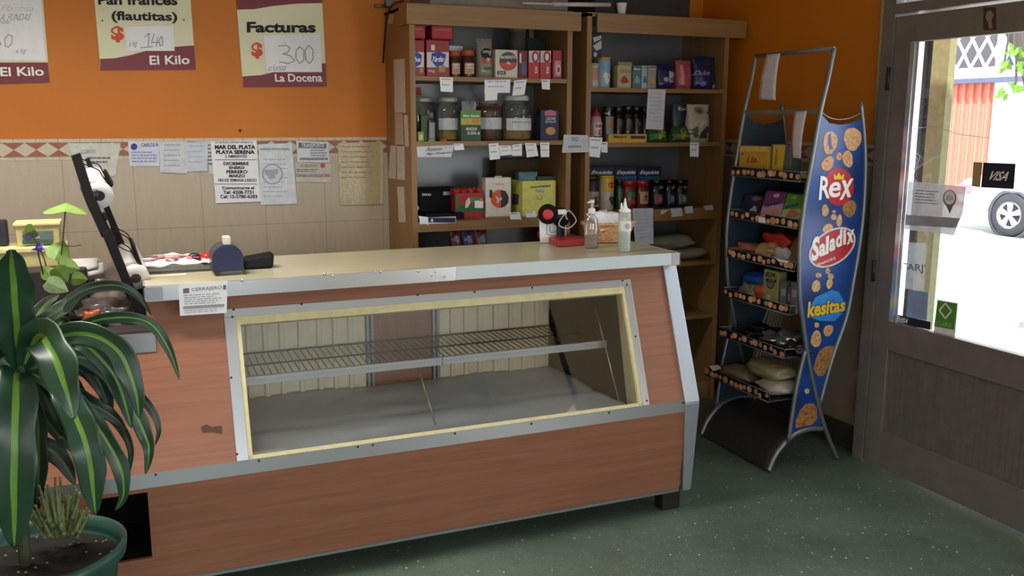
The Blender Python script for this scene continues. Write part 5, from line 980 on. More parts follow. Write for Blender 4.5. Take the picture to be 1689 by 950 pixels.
# ================================================================== snack display rack
NY, FY = 3.31, 3.86
def N(x, y, Y=NY): return W(x, y, 1, Y)
rk = thing('snack_rack', 'grey tubular snack display rack with a blue advertising side panel, beside the door', 'display rack', (2.95, 3.58, 0))
TUBE = mat('#7c8082', .35, .55, var=.06)
Apx = [(1376, 80), (1366, 130), (1353, 186), (1340, 260), (1327, 336), (1319, 400), (1318, 440), (1319, 490), (1324, 530), (1334, 598), (1349, 665), (1362, 710), (1382, 758)]
Cpx = [(1420, 168), (1427, 250), (1425, 336), (1418, 401), (1408, 462), (1396, 524), (1373, 591), (1352, 667)]
Bpx = [(1325, 578), (1315, 620), (1308, 655), (1297, 728)]
Rpx = [(1267, 778), (1278, 752), (1292, 733), (1306, 719), (1322, 711), (1338, 707), (1356, 707)]
rt = .0105
for nm, px in (('front_upright', Apx), ('rear_upright', Cpx), ('side_brace', Bpx), ('arched_foot', Rpx)):
    P = smooth_pts([N(*q) for q in px], 5)
    for q in P: q.z = max(q.z, rt)
    for Y in (NY, FY):
        D = [Vector((p.x, Y + (.012 if nm == 'side_brace' else 0) * (1 if Y == FY else -1), p.z)) for p in P]
        obj(nm, MB().tube(D, rt if nm != 'arched_foot' else .013, 10), TUBE, rk)
top = N(1376, 80); mid = N(1353, 184); ctop = N(1420, 185)
mb = MB().tube([(top.x, NY, top.z), (top.x, FY, top.z)], .010, 10); obj('top_bar', mb, TUBE, rk)
obj('cross_bar', MB().box((mid.x - .004, NY, mid.z - .010), (mid.x + .004, FY, mid.z + .010)), mat('#7d857c', .4, .4), rk)
for Y in (NY, FY):
    obj('dip_wire', MB().tube(smooth_pts([Vector((p.x, Y, p.z)) for p in (N(1353, 184), N(1368, 194), N(1386, 197), N(1404, 194), N(1421, 186))]), .0035, 6), TUBE, rk)
# side panels
def pan(Y): 
    A = [q for q in Apx if 186 <= q[1] <= 575]; B = Bpx[:-1] + [(1300, 716)]; R = [(1312, 711), (1322, 707), (1338, 703), (1354, 702)]; A2 = [(1352, 680)]; C_ = [q for q in Cpx if q[1] > 200][::-1]
    dip = [(1421, 196), (1404, 203), (1386, 206), (1368, 203)]
    out = []
    for q in A + [(1326, 575)] + B + R + A2 + C_ + dip:
        p = N(*q); out.append(Vector((p.x, Y, p.z)))
    return out
def panmb(Y): 
    mb = MB(); pts = pan(Y); mb.prism(pts, (0, .005, 0)); return mb
def pmat(c1, c2):
    m = bpy.data.materials.new('panel_print'); m.use_nodes = True; nt = m.node_tree; b = nt.nodes['Principled BSDF']
    tc = nt.nodes.new('ShaderNodeTexCoord'); n = nt.nodes.new('ShaderNodeTexNoise'); n.inputs['Scale'].default_value = 3.2; n.inputs['Detail'].default_value = 2; n.inputs['Distortion'].default_value = 1.2; nt.links.new(tc.outputs['Object'], n.inputs['Vector'])
    r = nt.nodes.new('ShaderNodeValToRGB'); r.color_ramp.elements[0].position = .35; r.color_ramp.elements[1].position = .68; r.color_ramp.elements[0].color = lin(c1); r.color_ramp.elements[1].color = lin(c2)
    nt.links.new(n.outputs['Fac'], r.inputs['Fac']); nt.links.new(r.outputs['Color'], b.inputs['Base Color']); b.inputs['Roughness'].default_value = .3
    return m
sp = obj('side_panel', panmb(NY), pmat('#0f2860', '#1a4a94'), rk); plab(sp, 'blue advertising panel printed with crackers and logos')
plab(obj('side_panel', panmb(FY - .005), mat('#33424d', .3), rk), 'dark panel on the far side')
PP = YP(NY - .0005)
CK = mat('#cf9a68', .5, var=.25, scale=70); CK2 = mat('#a0703f', .5, var=.35, scale=60); CK3 = mat('#d3aa7a', .5, var=.25, scale=60); REDL = mat('#b81f28', .35, var=.03); SEED = mat('#dcb98a', .6)
def cracker(x, y, rx, ry, rot=0, m=CK, n=0):
    disc(sp, PP, x, y, rx, ry, m, .0010, 'cracker', rot, 28, .05)
    if n:
        mb = MB(); rn = random.Random(int(x * y))
        for k in range(n):
            a = rn.uniform(0, 6.28); q = rn.uniform(.1, .8); px, py = rx * q * math.cos(a), ry * q * math.sin(a); xx = x + px * math.cos(rot) - py * math.sin(rot); yy_ = y + px * math.sin(rot) + py * math.cos(rot)
            mb.face([PP(xx + dx, yy_ + dy, .0016) for dx, dy in ((-.9, 0), (0, .9), (.9, 0), (0, -.9))])
        obj('seeds', mb, mat('#7f4a22', .6) if m is not CK2 else mat('#5e3418', .6), sp)
cracker(1406, 229, 14.5, 19, 0, CK, 22); cracker(1369, 235, 11.5, 19, .12, CK, 18); poly(sp, PP, [(1366, 222), (1370, 220), (1371, 238), (1374, 246), (1368, 247), (1365, 236)], mat('#1d4a98', .4), .0014, 'cracker_gap')
cracker(1365, 270, 9, 13, .5, CK, 12); cracker(1398, 262, 8.5, 14, -.15, CK, 12); cracker(1384, 258, 4.5, 6.5, .1, CK, 5)
disc(sp, PP, 1383, 308, 25, 31, REDL, .0012, 'red_disc', 0, 36)
poly(sp, PP, [(1375, 296), (1375, 286), (1379, 291), (1383, 284), (1387, 291), (1392, 286), (1391, 296)], mat('#e6c02f', .4), .002, 'crown')
text(sp, PP, 'R', ((1352, 290), (1369, 292), (1369, 326), (1351, 330)), WHITEINK, .02, .0022, .12); text(sp, PP, 'e', ((1367, 301), (1387, 299), (1386, 325), (1366, 326)), WHITEINK, .02, .0022, .1); text(sp, PP, 'x', ((1387, 298), (1407, 294), (1404, 324), (1385, 330)), WHITEINK, .02, .0022, .1)
cracker(1361, 347, 5.5, 10, 0, CK, 5); cracker(1401, 344, 11, 14, .3, CK2, 10); cracker(1375, 358, 5, 5, .1, CK3); cracker(1384, 364, 4.5, 10, .1, CK3); cracker(1375.5, 349, 3, 2.5); cracker(1365, 376, 9, 6, -.5, CK3)
disc(sp, PP, 1372.5, 408, 43, 27.5, mat('#d9d3d2', .4), .0012, 'logo_rim', -.62, 36); disc(sp, PP, 1372.5, 408, 40, 24.5, REDL, .0017, 'logo_field', -.62, 36)
for i_, (ch, q) in enumerate((('S', ((1340, 392), (1352, 388), (1350, 428), (1337, 432))), ('a', ((1351, 403), (1362, 400), (1361, 421), (1350, 424))), ('l', ((1362, 390), (1367, 388), (1366, 418), (1361, 420))), ('a', ((1368, 395), (1378, 391), (1377, 412), (1367, 416))), ('d', ((1378, 382), (1389, 377), (1388, 405), (1378, 410))), ('i', ((1390, 379), (1395, 377), (1395, 402), (1390, 404))), ('x', ((1396, 384), (1409, 377), (1407, 399), (1396, 404))))):
    text(sp, PP, ch, q, WHITEINK, .04, .0024)
text(sp, PP, 'SNACKS', ((1347, 435), (1377, 423), (1378, 427), (1348, 439)), WHITEINK, .02, .0024)
for q in ((1365, 447, 4, 5), (1350, 454, 5, 4), (1370, 456, 5, 5), (1368, 468, 5, 8), (1346, 472, 7, 10)): cracker(*q, .2, CK3, 3)
poly(sp, PP, [(1333, 512), (1345, 490), (1372, 478), (1384, 482), (1392, 498), (1388, 518), (1376, 530), (1352, 529), (1338, 524)], mat('#2f86d0', .35), .0012, 'logo_field')
YEL = mat('#e2b71f', .4, var=.04)
text(sp, PP, 'kesitas', ((1332, 497), (1396, 490), (1394, 514), (1330, 525)), mat('#123a7c', .4), .09, .0018); text(sp, PP, 'kesitas', ((1333, 498), (1395, 491), (1393, 513), (1331, 524)), YEL, .035, .0026)
cracker(1346, 559, 8.5, 14, .1, CK, 10); cracker(1366, 545, 7.5, 10, .5, CK, 8); cracker(1347, 536, 4, 4.5); 
def crk(pts, sd):
    poly(sp, PP, pts, CK2, .0011, 'cracker'); mb = MB(); rn = random.Random(sd); xs_ = [p[0] for p in pts]; ys_ = [p[1] for p in pts]; cx_, cy_ = sum(xs_) / len(xs_), sum(ys_) / len(ys_)
    for k in range(16):
        i = rn.randrange(len(pts)); q = rn.uniform(.1, .8); xx = cx_ + (pts[i][0] - cx_) * q; yq = cy_ + (pts[i][1] - cy_) * q
        mb.face([PP(xx + dx, yq + dy, .0017) for dx, dy in ((-1.3, 0), (0, 1.4), (1.3, 0), (0, -1.4))])
    obj('seeds', mb, mat('#5e3418', .6), sp)
crk([(1352, 578), (1362, 571), (1376, 570), (1371, 590), (1366, 605), (1358, 620), (1348, 620), (1341, 608), (1345, 592)], 1)
crk([(1329, 666), (1341, 665), (1347, 672), (1348, 690), (1340, 700), (1322, 704), (1312, 706), (1312, 694), (1320, 675)], 2)
poly(sp, PP, [(1313, 634), (1316, 634), (1315, 655), (1309, 672), (1306, 674), (1309, 652)], CK2, .0011, 'cracker'); cracker(1331, 645, 4, 4.5, 0, CK3)
# back sheet and back wires
obj('back_sheet', MB().box((3.135, NY + .02, .76), (3.14, FY - .02, 1.36)), mat('#1a2026', .4), rk)
mb = MB()
for k in range(22): y = NY + .025 + k * (FY - NY - .05) / 21; mb.tube([(3.05, y, .40), (3.12, y, .72), (3.132, y, .80)], .0022, 5)
obj('back_wires', mb, mat('#6a6d70', .4, .4), rk)
# trays
STRIPB = mat('#10131f', .4); Z_ = [1.372, 1.157, .959, .755, .548, .344]; XF_ = [2.833, 2.836, 2.83, 2.818, 2.802, 2.727]; XBk = [3.12, 3.125, 3.12, 3.10, 3.06, 3.0]
ty0, ty1 = NY + .02, FY - .02
for k, (z, xf, xb) in enumerate(zip(Z_, XF_, XBk)):
    tr_ = obj('tray', MB().box((xf, ty0, z), (xb, ty1, z + .004)), mat('#262b30', .5), rk)
    hs = .040
    fs = obj('front_strip', MB().box((xf - .004, ty0, z), (xf, ty1, z + hs)), STRIPB, tr_)
    mp = XP(xf - .004); rn = random.Random(k + 3); mb = MB(); mb2 = MB()
    for i in range(13):
        y = ty0 + .02 + (ty1 - ty0 - .04) * (i + rn.uniform(-.25, .25)) / 12; zz = z + hs * rn.uniform(.3, .7); r_ = rn.uniform(.011, .019); m_ = (mb, mb2)[i % 2]; nn = 10
        pts = [Vector((xf - .0052 - .0003 * (i % 3), y + r_ * 1.1 * math.cos(6.283 * j / nn), max(z + .002, min(z + hs - .002, zz + r_ * rn.uniform(.8, 1.1) * math.sin(6.283 * j / nn))))) for j in range(nn)]
        m_.face(pts)
    obj('printed_crackers', mb, mat('#c98f66', .5, var=.35, scale=60), fs, recalc=False); obj('printed_crackers', mb2, mat('#d8a98a', .5, var=.4, scale=60), fs, recalc=False)
    mb = MB().tube([(xb, ty0, z + .03), (xf, ty0, z + .042), (xf - .004, ty0, z), (xb, ty0, z)], .003, 6).tube([(xb, ty1, z + .03), (xf, ty1, z + .042), (xf - .004, ty1, z), (xb, ty1, z)], .003, 6).tube([(xf - .005, ty0, z - .002), (xf - .005, ty1, z - .002)], .003, 6).tube([(xf - .005, ty0, z + hs + .002), (xf - .005, ty1, z + hs + .002)], .002, 6)
    obj('side_wire', mb, TUBE, tr_)
# base mesh between the arched feet
P = smooth_pts([N(*q) for q in Rpx], 5); P = [Vector((p.x, 0, max(p.z, .006))) for p in P]
nP = len(P) - 1
def basefn(u, v):
    i = min(nP, int(round(u * nP))); p = P[i]; return Vector((p.x, NY + .012 + (FY - NY - .024) * v, p.z - .004 + .0025 * (i % 2)))
obj('base_cover', MB().grid(basefn, nP, 12), mat('#3a3c3b', .5, .3, var=.2, scale=60), rk, solid=.003)
# papers hanging on it
def hang(label, pts, X):
    a = [W(x, y, 0, X) for x, y in pts]
    def fn(u, v): 
        p = (a[0] * (1 - u) + a[1] * u) * (1 - v) + (a[3] * (1 - u) + a[2] * u) * v
        return p + Vector((-.012 * math.sin(v * 2.6) , 0, 0))
    s = obj('receipt_strip', MB().grid(fn, 4, 14), mat('#d3ccd2', .7), solid=.0006); return tag(s, label, 'paper strip')
hang('long white paper strip hanging from the top bar of the snack rack', ((1264, 90), (1287, 88), (1281, 165), (1253, 164)), top.x - .014)
hang('white paper strip hanging from the middle crossbar of the snack rack', ((1311, 184), (1331, 183), (1323, 262), (1309, 260)), mid.x - .014)
# ------------------------------------------------------------------ goods on the trays
def xdims(x0, x1, yt, z, X):
    a = W(x0, yt, 0, X); b = W(x1, yt, 0, X); return (a.y + b.y) / 2, a.y - b.y, (a.z + b.z) / 2 - z
def cartonx(name, label, x0, x1, yt, z, X, d, m, cat='box', lean=0):
    yc, w_, h = xdims(x0, x1, yt, z, X); t = thing(name, label, cat, (X + d / 2, yc, z))
    obj('carton', MB().hexa([(X, yc - w_ / 2, z), (X + d, yc - w_ / 2, z), (X + d, yc + w_ / 2, z), (X, yc + w_ / 2, z), (X + lean, yc - w_ / 2, z + h), (X + d + lean, yc - w_ / 2, z + h), (X + d + lean, yc + w_ / 2, z + h), (X + lean, yc + w_ / 2, z + h)]), m, t, bevel=.003)
    def mp(x, y, off=0.0):
        p = W(x, y, 0, X); return Vector((X + lean * (p.z - z) / h - off, p.y, p.z))
    return t, mp
def sack(name, label, x, y, z, X, ry, rx, rz, m, cat='bag', seed=0, lump=.3, tilt=0, e=.55, yaw=0):
    p = W(x, y, 0, X); ax = Matrix.Rotation(yaw, 3, 'Z') @ Matrix.Rotation(tilt, 3, 'Y')
    o = obj(name, MB().blob((p.x + rx, p.y, z + rz), rx, ry, rz, ax, lump, e=e, seed=seed, seg=26, rings=14), m); o.location.z = z + .0015
    ORG[o.name].z = z + .0015
    return tag(o, label, cat)
t1z = [z + .005 for z in Z_]
YB1 = mat('#c99a2c', .5, var=.06)
t, mp = cartonx('biscuit_box', 'wide orange yellow biscuit box at the far end of the top tray', 1220, 1268, 241, t1z[0], 2.87, .07, YB1); patch(t, mp, (1220, 242, 1268, 250), mat('#d8b95a', .5), .001); text(t, mp, 'Lía', (1233, 258, 1249, 268), mat('#a8484a', .5), .03, .0012, .2); disc(t, mp, 1225, 254, 2, 2, mat('#a8484a', .5), .001)
t, mp = cartonx('biscuit_box', 'yellow and grey pack beside the orange yellow box on the top tray', 1272, 1306, 238, t1z[0], 2.88, .06, mat('#5a5f5a', .4)); patch(t, mp, ((1276, 239), (1296, 239), (1291, 282), (1273, 280)), mat('#d3b23a', .4), .001); patch(t, mp, ((1280, 246), (1283, 246), (1282, 272), (1277, 272)), mat('#a8842a', .4), .0016)
o = sack('cookie_pack', 'small tan cookie pack lying at the near end of the top tray', 1320, 280, t1z[0], 2.86, .05, .03, .012, mat('#b99a5a', .4, var=.25, bump=.3), 'pack', 2)
t, mp = cartonx('cookie_pack', 'dark violet cookie pack at the far end of the second tray', 1221, 1250, 322, t1z[1], 2.875, .07, mat('#231c3c', .3), 'pack', .03); disc(t, mp, 1241, 328, 8, 5, mat('#4a2a34', .4), .001); disc(t, mp, 1241, 328, 6, 3.5, mat('#7a5a58', .4), .0016); disc(t, mp, 1240, 345, 5, 4, mat('#9aa8c4', .4), .001, wob=.3)
t, mp = cartonx('cookie_pack', 'purple and pink cookie pack in the middle of the second tray', 1251, 1284, 316, t1z[1], 2.86, .06, mat('#6e3468', .35), 'pack', .05); patch(t, mp, ((1252, 340), (1284, 336), (1284, 362), (1252, 358)), mat('#b48fae', .4), .001); text(t, mp, 'Boreal', ((1256, 337), (1277, 331), (1277, 337), (1256, 343)), mat('#2e2a62', .4), .03, .0018); disc(t, mp, 1273, 350, 8, 6, mat('#b98560', .5), .0016, wob=.2); disc(t, mp, 1269, 323, 5, 3.5, mat('#c9a0b4', .4), .001)
t, mp = cartonx('cookie_pack', 'green cookie pack at the near end of the second tray', 1285, 1320, 321, t1z[1], 2.855, .06, mat('#4f8a38', .35), 'pack', .05); patch(t, mp, ((1285, 346), (1320, 344), (1320, 372), (1285, 366)), mat('#9ab07e', .4), .001); text(t, mp, 'Boreal', ((1288, 340), (1306, 333), (1306, 340), (1288, 345)), mat('#22407a', .4), .03, .0018); disc(t, mp, 1302, 353, 9, 7, mat('#a87048', .5), .0016, wob=.2); disc(t, mp, 1298, 326, 5, 3, mat('#86a868', .4), .001)
s = sticker('price_tag', 'white price tag with an orange top on the second tray strip', ((1252, 358), (1262, 359), (1263, 369), (1251, 367)), PAPER, XP(XF_[1] - .006), 0, 'price tag'); patch(s, XP(XF_[1] - .0066), ((1256, 351), (1263, 352), (1262, 358), (1256, 357)), mat('#d9822f', .5), .001)
sack('snack_bag', 'pinkish tan snack bag at the far end of the third tray', 1228, 418, t1z[2], 2.86, .10, .06, .028, mat('#96604a', .4, var=.3, bump=.4), seed=1, lump=.5)
sack('snack_bag', 'beige snack bag in the middle of the third tray', 1257, 420, t1z[2], 2.855, .06, .05, .038, mat('#b08a64', .4, var=.25, bump=.4), seed=2, lump=.5)
sack('snack_bag', 'red and white snack bag behind the beige one on the third tray', 1272, 412, t1z[2], 2.93, .10, .06, .060, mat('#b42a24', .35, var=.2, bump=.4), seed=3, lump=.6)
sack('white_wrapper', 'white crumpled wrapper between the red bag and the brown bag', 1283, 424, t1z[2], 2.885, .05, .03, .032, mat('#b9b4ae', .4, var=.1, bump=.4), 'wrapper', seed=8, lump=.5)
t, mp = cartonx('bread_stick_bag', 'leaning brown bag at the near end of the third tray', 1290, 1318, 394, t1z[2], 2.88, .05, mat('#7d5a38', .4, var=.3, bump=.5), 'bag', .08)
s = sticker('price_tag', 'white price tag lying on the third tray edge', ((1278, 425), (1302, 430), (1299, 434), (1284, 431)), PAPER, XP(XF_[2] - .006), 0, 'price tag')
sack('chips_bag', 'bright blue chips bag at the back of the fourth tray', 1243, 485, t1z[3], 2.90, .11, .06, .060, mat('#1c4390', .3, var=.2, bump=.4), seed=4, lump=.5)
sack('chips_bag', 'small blue and cream chips bag in front on the fourth tray', 1228, 485, t1z[3], 2.84, .055, .03, .034, mat('#6a6a52', .35, var=.4, scale=40, bump=.4), seed=5, lump=.5)
sack('orange_pack', 'orange red round pack in front of the blue chips bag', 1250, 485, t1z[3], 2.845, .045, .025, .042, mat('#a8482a', .35, var=.15, bump=.3), 'pack', seed=6, lump=.3)
t, mp = cartonx('cracker_box', 'tall khaki cracker box with dark lettering on the fourth tray', 1260, 1285, 446, t1z[3], 2.85, .05, mat('#8d8858', .45), 'box'); text(t, mp, 'EX', ((1264, 449), (1282, 451), (1281, 458), (1263, 456)), mat('#2e2c22', .5), .04, .0012); text(t, mp, 'PI', ((1264, 459), (1281, 461), (1280, 467), (1263, 465)), mat('#2e2c22', .5), .03, .0012); disc(t, mp, 1271, 470, 6, 6.5, mat('#4a3f28', .5), .0012); disc(t, mp, 1271, 470, 4, 4.5, mat('#7a6c44', .5), .0018); patch(t, mp, (1264, 486, 1270, 494), mat('#b4a88a', .5), .0012)
for i_, (x0, x1, yt, cc_) in enumerate(((1287, 1297, 464, '#5f5a60'), (1299, 1304, 472, '#4a4038'), (1305, 1316, 466, '#615d68'))):
    t, mp = cartonx('wafer_pack', ('grey upright wafer pack right of the khaki box', 'thin dark wafer pack between two grey packs', 'grey upright wafer pack at the near end of the fourth tray')[i_], x0, x1, yt, t1z[3], 2.845, .05, mat(cc_, .4), 'pack'); patch(t, mp, (x0 + 1.5, yt + 12, x1 - 1.5, yt + 24), mat('#8d8a94', .4), .001)
FOIL = metal('#a9aba8', .2); FOILD = mat('#1b1a1c', .2, .3, var=.4, bump=.4)
for i_, (x, y, X, ry, rx, rz, m_, lab) in enumerate(((1222, 548, 2.85, .07, .07, .022, FOILD, 'black shiny packet at the far end of the fifth tray'), (1245, 552, 2.88, .06, .06, .030, FOILD, 'black shiny packet behind the silver packet on the fifth tray'), (1262, 560, 2.84, .07, .06, .028, FOIL, 'silver foil packet in the middle of the fifth tray'), (1288, 562, 2.88, .06, .06, .034, FOIL, 'silver foil packet further back on the fifth tray'), (1302, 574, 2.85, .05, .05, .026, mat('#3a2428', .25, .3, var=.4, bump=.4), 'dark maroon shiny packet at the near end of the fifth tray'))):
    sack('foil_packet', lab, x, y, t1z[4], X, ry, rx, rz, m_, 'packet', seed=i_ + 20, lump=.7, e=.7)
FLB = mat('#8f8468', .45, var=.15, scale=16, bump=.3)
sack('bread_bag', 'olive beige bag at the back of the lowest tray', 1252, 600, t1z[5], 2.86, .12, .07, .045, mat('#6e6650', .45, var=.2, scale=16, bump=.3), seed=31, lump=.3)
sack('bread_bag', 'flat tan bag at the far end of the lowest tray', 1205, 612, t1z[5], 2.745, .11, .06, .034, mat('#7a6e54', .45, var=.2, scale=16, bump=.3), seed=32, lump=.3)
lo = sack('bread_bag', 'pale bag lying under the yellow striped bag on the lowest tray', 1256, 650, t1z[5], 2.745, .085, .10, .034, mat('#988f80', .45, var=.12, scale=16, bump=.3), seed=33, lump=.25)
p = W(1262, 640, 0, 2.78)
up = obj('bread_bag', MB().blob((p.x + .075, p.y + .06, t1z[5] + .104), .085, .13, .034, Matrix.Rotation(-.12, 3, 'Y'), .3, e=.55, seed=34, seg=26, rings=14), FLB); tag(up, 'big beige bag with a yellow stripe on top in the lowest tray', 'bag')
mb = MB()
def stripe(u, v): 
    x = p.x + .02 + .07 * u; y = p.y - .01 - .08 * u + .022 * v; return Vector((x, y, t1z[5] + .136 + .006 * math.sin(3 * u)))
obj('yellow_stripe', mb.grid(stripe, 8, 2), mat('#c9a22f', .4), up)
s = obj('price_tag', MB().prism([W(1170, 604, 2, t1z[5] + .042), W(1184, 602, 2, t1z[5] + .042), W(1190, 608, 2, t1z[5] + .042), W(1176, 612, 2, t1z[5] + .042)], (0, 0, .001)), PAPER); tag(s, 'white price tag lying on the far corner of the lowest tray', 'price tag')
# box on the floor behind the counter post
o = box('floor_crate', (2.42, 4.02, 0.001), (2.70, 4.32, .40), mat('#3a2a24', .7, var=.3, scale=12), bevel=.01); tag(o, 'dark maroon crate on the floor between counter post and snack rack', 'crate')

# ================================================================== left ledge: roll dispenser, tubs, plastic
DPY = 3.34
rd_ = thing('roll_dispenser', 'black leaning dispenser frame holding two white rolls, at the left of the counter', 'dispenser', (-.10, 3.40, LZ))
DKB = mat('#14100f', .55, var=.1, spec=.25)
def barpts(L_, R2_, Y): return [(W(*q, 1, Y)) for q in L_], [(W(*q, 1, Y)) for q in R2_]
def slab(name, q, Y, d, m, par): 
    P_ = [W(x, y, 1, Y) for x, y in q]; return obj(name, MB().prism(P_, (0, d, 0)), m, par, bevel=.002)
slab('upper_bar', ((117, 257), (132, 252), (152, 314), (166, 348), (186, 388), (168, 392), (140, 330)), DPY, .03, DKB, rd_)
slab('lower_bar', ((168, 386), (183, 377), (195, 410), (220, 472), (249, 528), (231, 531), (203, 470)), DPY - .004, .036, DKB, rd_)
slab('backing_plate', ((131, 308), (137, 311), (152, 348), (148, 350)), DPY + .04, .16, mat('#6e655c', .5), rd_)
slab('far_bar', ((140, 262), (147, 260), (246, 500), (250, 528), (240, 528)), DPY + .22, .02, DKB, rd_)
for i_, ((cx_, cy_), (fx, fy)) in enumerate((((164, 323), (155, 296)), ((224, 459), (208, 420)))):
    a = W(cx_, cy_, 1, DPY + .02); b = W(fx, fy, 1, DPY + .20); ax = (b - a).normalized(); L_ = (b - a).length
    rl = obj('film_roll', MB().lathe([(.017, 0), (.045, 0), (.0455, .003), (.0455, L_), (.017, L_)], a, 32, axis=ax), mat('#d8d5d3', .5, var=.03), rd_)
    obj('core', MB().lathe([(.0172, -.002), (.0172, L_ * .9), (.006, L_ * .9)], a, 24, axis=ax), mat('#2a2524' if i_ == 0 else '#54382c', .5), rl)
    if i_ == 0: obj('core_plug', MB().blob(a + Vector((-.014, -.008, .004)), .016, .012, .019), mat('#131216', .4), rd_)
for pts in (((132, 261), (149, 268), (163, 272), (172, 288), (184, 306)), ((137, 270), (150, 275), (163, 281), (170, 292), (183, 308)), ((184, 372), (198, 379), (210, 386), (217, 400), (228, 424)), ((188, 379), (200, 386), (213, 395), (222, 416), (232, 440)), ((190, 396), (204, 403), (214, 410), (224, 428)), ((192, 404), (206, 412), (218, 417), (228, 432))):
    obj('guard_wire', MB().tube(smooth_pts([W(x, y, 1, DPY + .01 + .004 * i) for i, (x, y) in enumerate(pts)]), .0020, 6), DKB, rd_)
slab('cutter_blade', ((170, 282), (175, 284), (187, 306), (184, 309), (173, 296)), DPY + .03, .16, DKB, rd_)
slab('cutter_blade', ((214, 400), (219, 402), (236, 440), (232, 445), (224, 430)), DPY + .03, .16, DKB, rd_)
slab('clip', ((168, 352), (172, 350), (178, 362), (174, 366)), DPY - .01, .03, DKB, rd_)
# yellow tubs
YT = mat('#cdbf84', .45, var=.05); ty = 3.62
za, zb2, zc = W(50, 368, 1, ty).z, W(50, 407, 1, ty).z, LZ
t = thing('plastic_tub', 'wide cream yellow tub standing at the back of the left ledge', 'tub', (-.30, 3.71, LZ))
xa, xb = -.52, W(108, 420, 1, ty).x
obj('body', MB().hexa([(xa + .01, ty + .012, zc), (xb - .015, ty + .012, zc), (xb - .015, ty + .125, zc), (xa + .01, ty + .125, zc), (xa, ty, zb2 - .02), (xb, ty, zb2 - .02), (xb, ty + .135, zb2 - .02), (xa, ty + .135, zb2 - .02)]), YT, t, bevel=.006)
obj('lid', MB().box((xa - .006, ty - .006, zb2 - .022), (xb + .006, ty + .14, zb2)), mat('#d8cb90', .45), t, bevel=.005)
t = thing('plastic_tub', 'smaller cream tub with a picture label on top of the wide yellow tub', 'tub', (W(62, 400, 1, ty).x, 3.68, zb2 + .001))
xa, xb = W(26, 400, 1, ty + .01).x, W(100, 400, 1, ty + .01).x
obj('body', MB().hexa([(xa + .004, ty + .016, zb2 + .001), (xb - .004, ty + .016, zb2 + .001), (xb - .004, ty + .12, zb2 + .001), (xa + .004, ty + .12, zb2 + .001), (xa, ty + .01, za - .012), (xb, ty + .01, za - .012), (xb, ty + .125, za - .012), (xa, ty + .125, za - .012)]), YT, t, bevel=.004)
obj('lid', MB().box((xa - .005, ty + .005, za - .013), (xb + .005, ty + .13, za)), mat('#d2c58c', .45), t, bevel=.004)
mp = lambda x, y, off=0.0: W(x, y, 1, ty + .008 - off)
patch(t, mp, (37, 381, 88, 403), mat('#5f6b66', .5, var=.2), .001, 'label'); patch(t, mp, (37, 395, 88, 403), mat('#3c5a3a', .5, var=.3), .0016); disc(t, mp, 46, 392, 8, 5, mat('#3a3a66', .5), .002, wob=.3); disc(t, mp, 60, 390, 5, 4, mat('#a9a7b4', .5), .002, wob=.3)
o = box('card_terminal', (W(0, 380, 1, 3.66).x - .06, 3.66, zb2 + .0012), (W(11, 380, 1, 3.66).x, 3.72, W(8, 364, 1, 3.66).z), mat('#15161a', .4), bevel=.006); tag(o, 'black card terminal standing at the left edge on the wide tub', 'card terminal')
# crumpled plastic and other clutter
o = obj('crumpled_plastic', MB().blob((W(172, 460, 1, 3.60).x, 3.60, LZ + .075), .10, .08, .085, lump=.9, e=.8, seed=41, seg=40, rings=24), mat('#93837a', .25, var=.2, bump=.5, trans=.35)); tag(o, 'heap of crumpled clear plastic behind the leaning dispenser', 'plastic wrap')
q = W(140, 442, 1, 3.52)
o = obj('folded_papers', MB().grid(lambda u, v: q + Vector(((u - .5) * .085, .03 * v, -.02 + .05 * v + .02 * u * (1 - v))), 4, 4).grid(lambda u, v: q + Vector(((u - .3) * .085, -.01 + .03 * v, -.035 + .035 * v + .015 * u)), 4, 4).box(q + Vector((-.05, .03, LZ - q.z)), q + Vector((.05, .045, .02))), mat('#b9b4b0', .6), solid=.001); tag(o, 'folded white papers propped beside the crumpled plastic', 'paper')
o = obj('plastic_bag', MB().blob((W(180, 505, 1, 3.42).x, 3.43, LZ + .035), .10, .07, .04, lump=.8, e=.8, seed=44, seg=36, rings=20), mat('#6b625d', .2, var=.3, bump=.5, trans=.35)); tag(o, 'greyish clear plastic bag lying on the ledge below the dispenser', 'bag')
o = obj('orange_packet', MB().blob((W(150, 487, 1, 3.36).x, 3.36, LZ + .04), .03, .02, .028, lump=.5, seed=45), mat('#a3481f', .4, var=.3)); o.location.z = LZ + .001; tag(o, 'orange packet on the ledge among the plastic, behind the leaves', 'packet')
o = obj('ledge_basket', MB().box((-.46, 3.50, LZ + .001), (-.135, 3.60, W(60, 446, 1, 3.50).z)), mat('#2c211c', .6, var=.3), bevel=.008); tag(o, 'dark brown box on the ledge in front of the yellow tub', 'box')

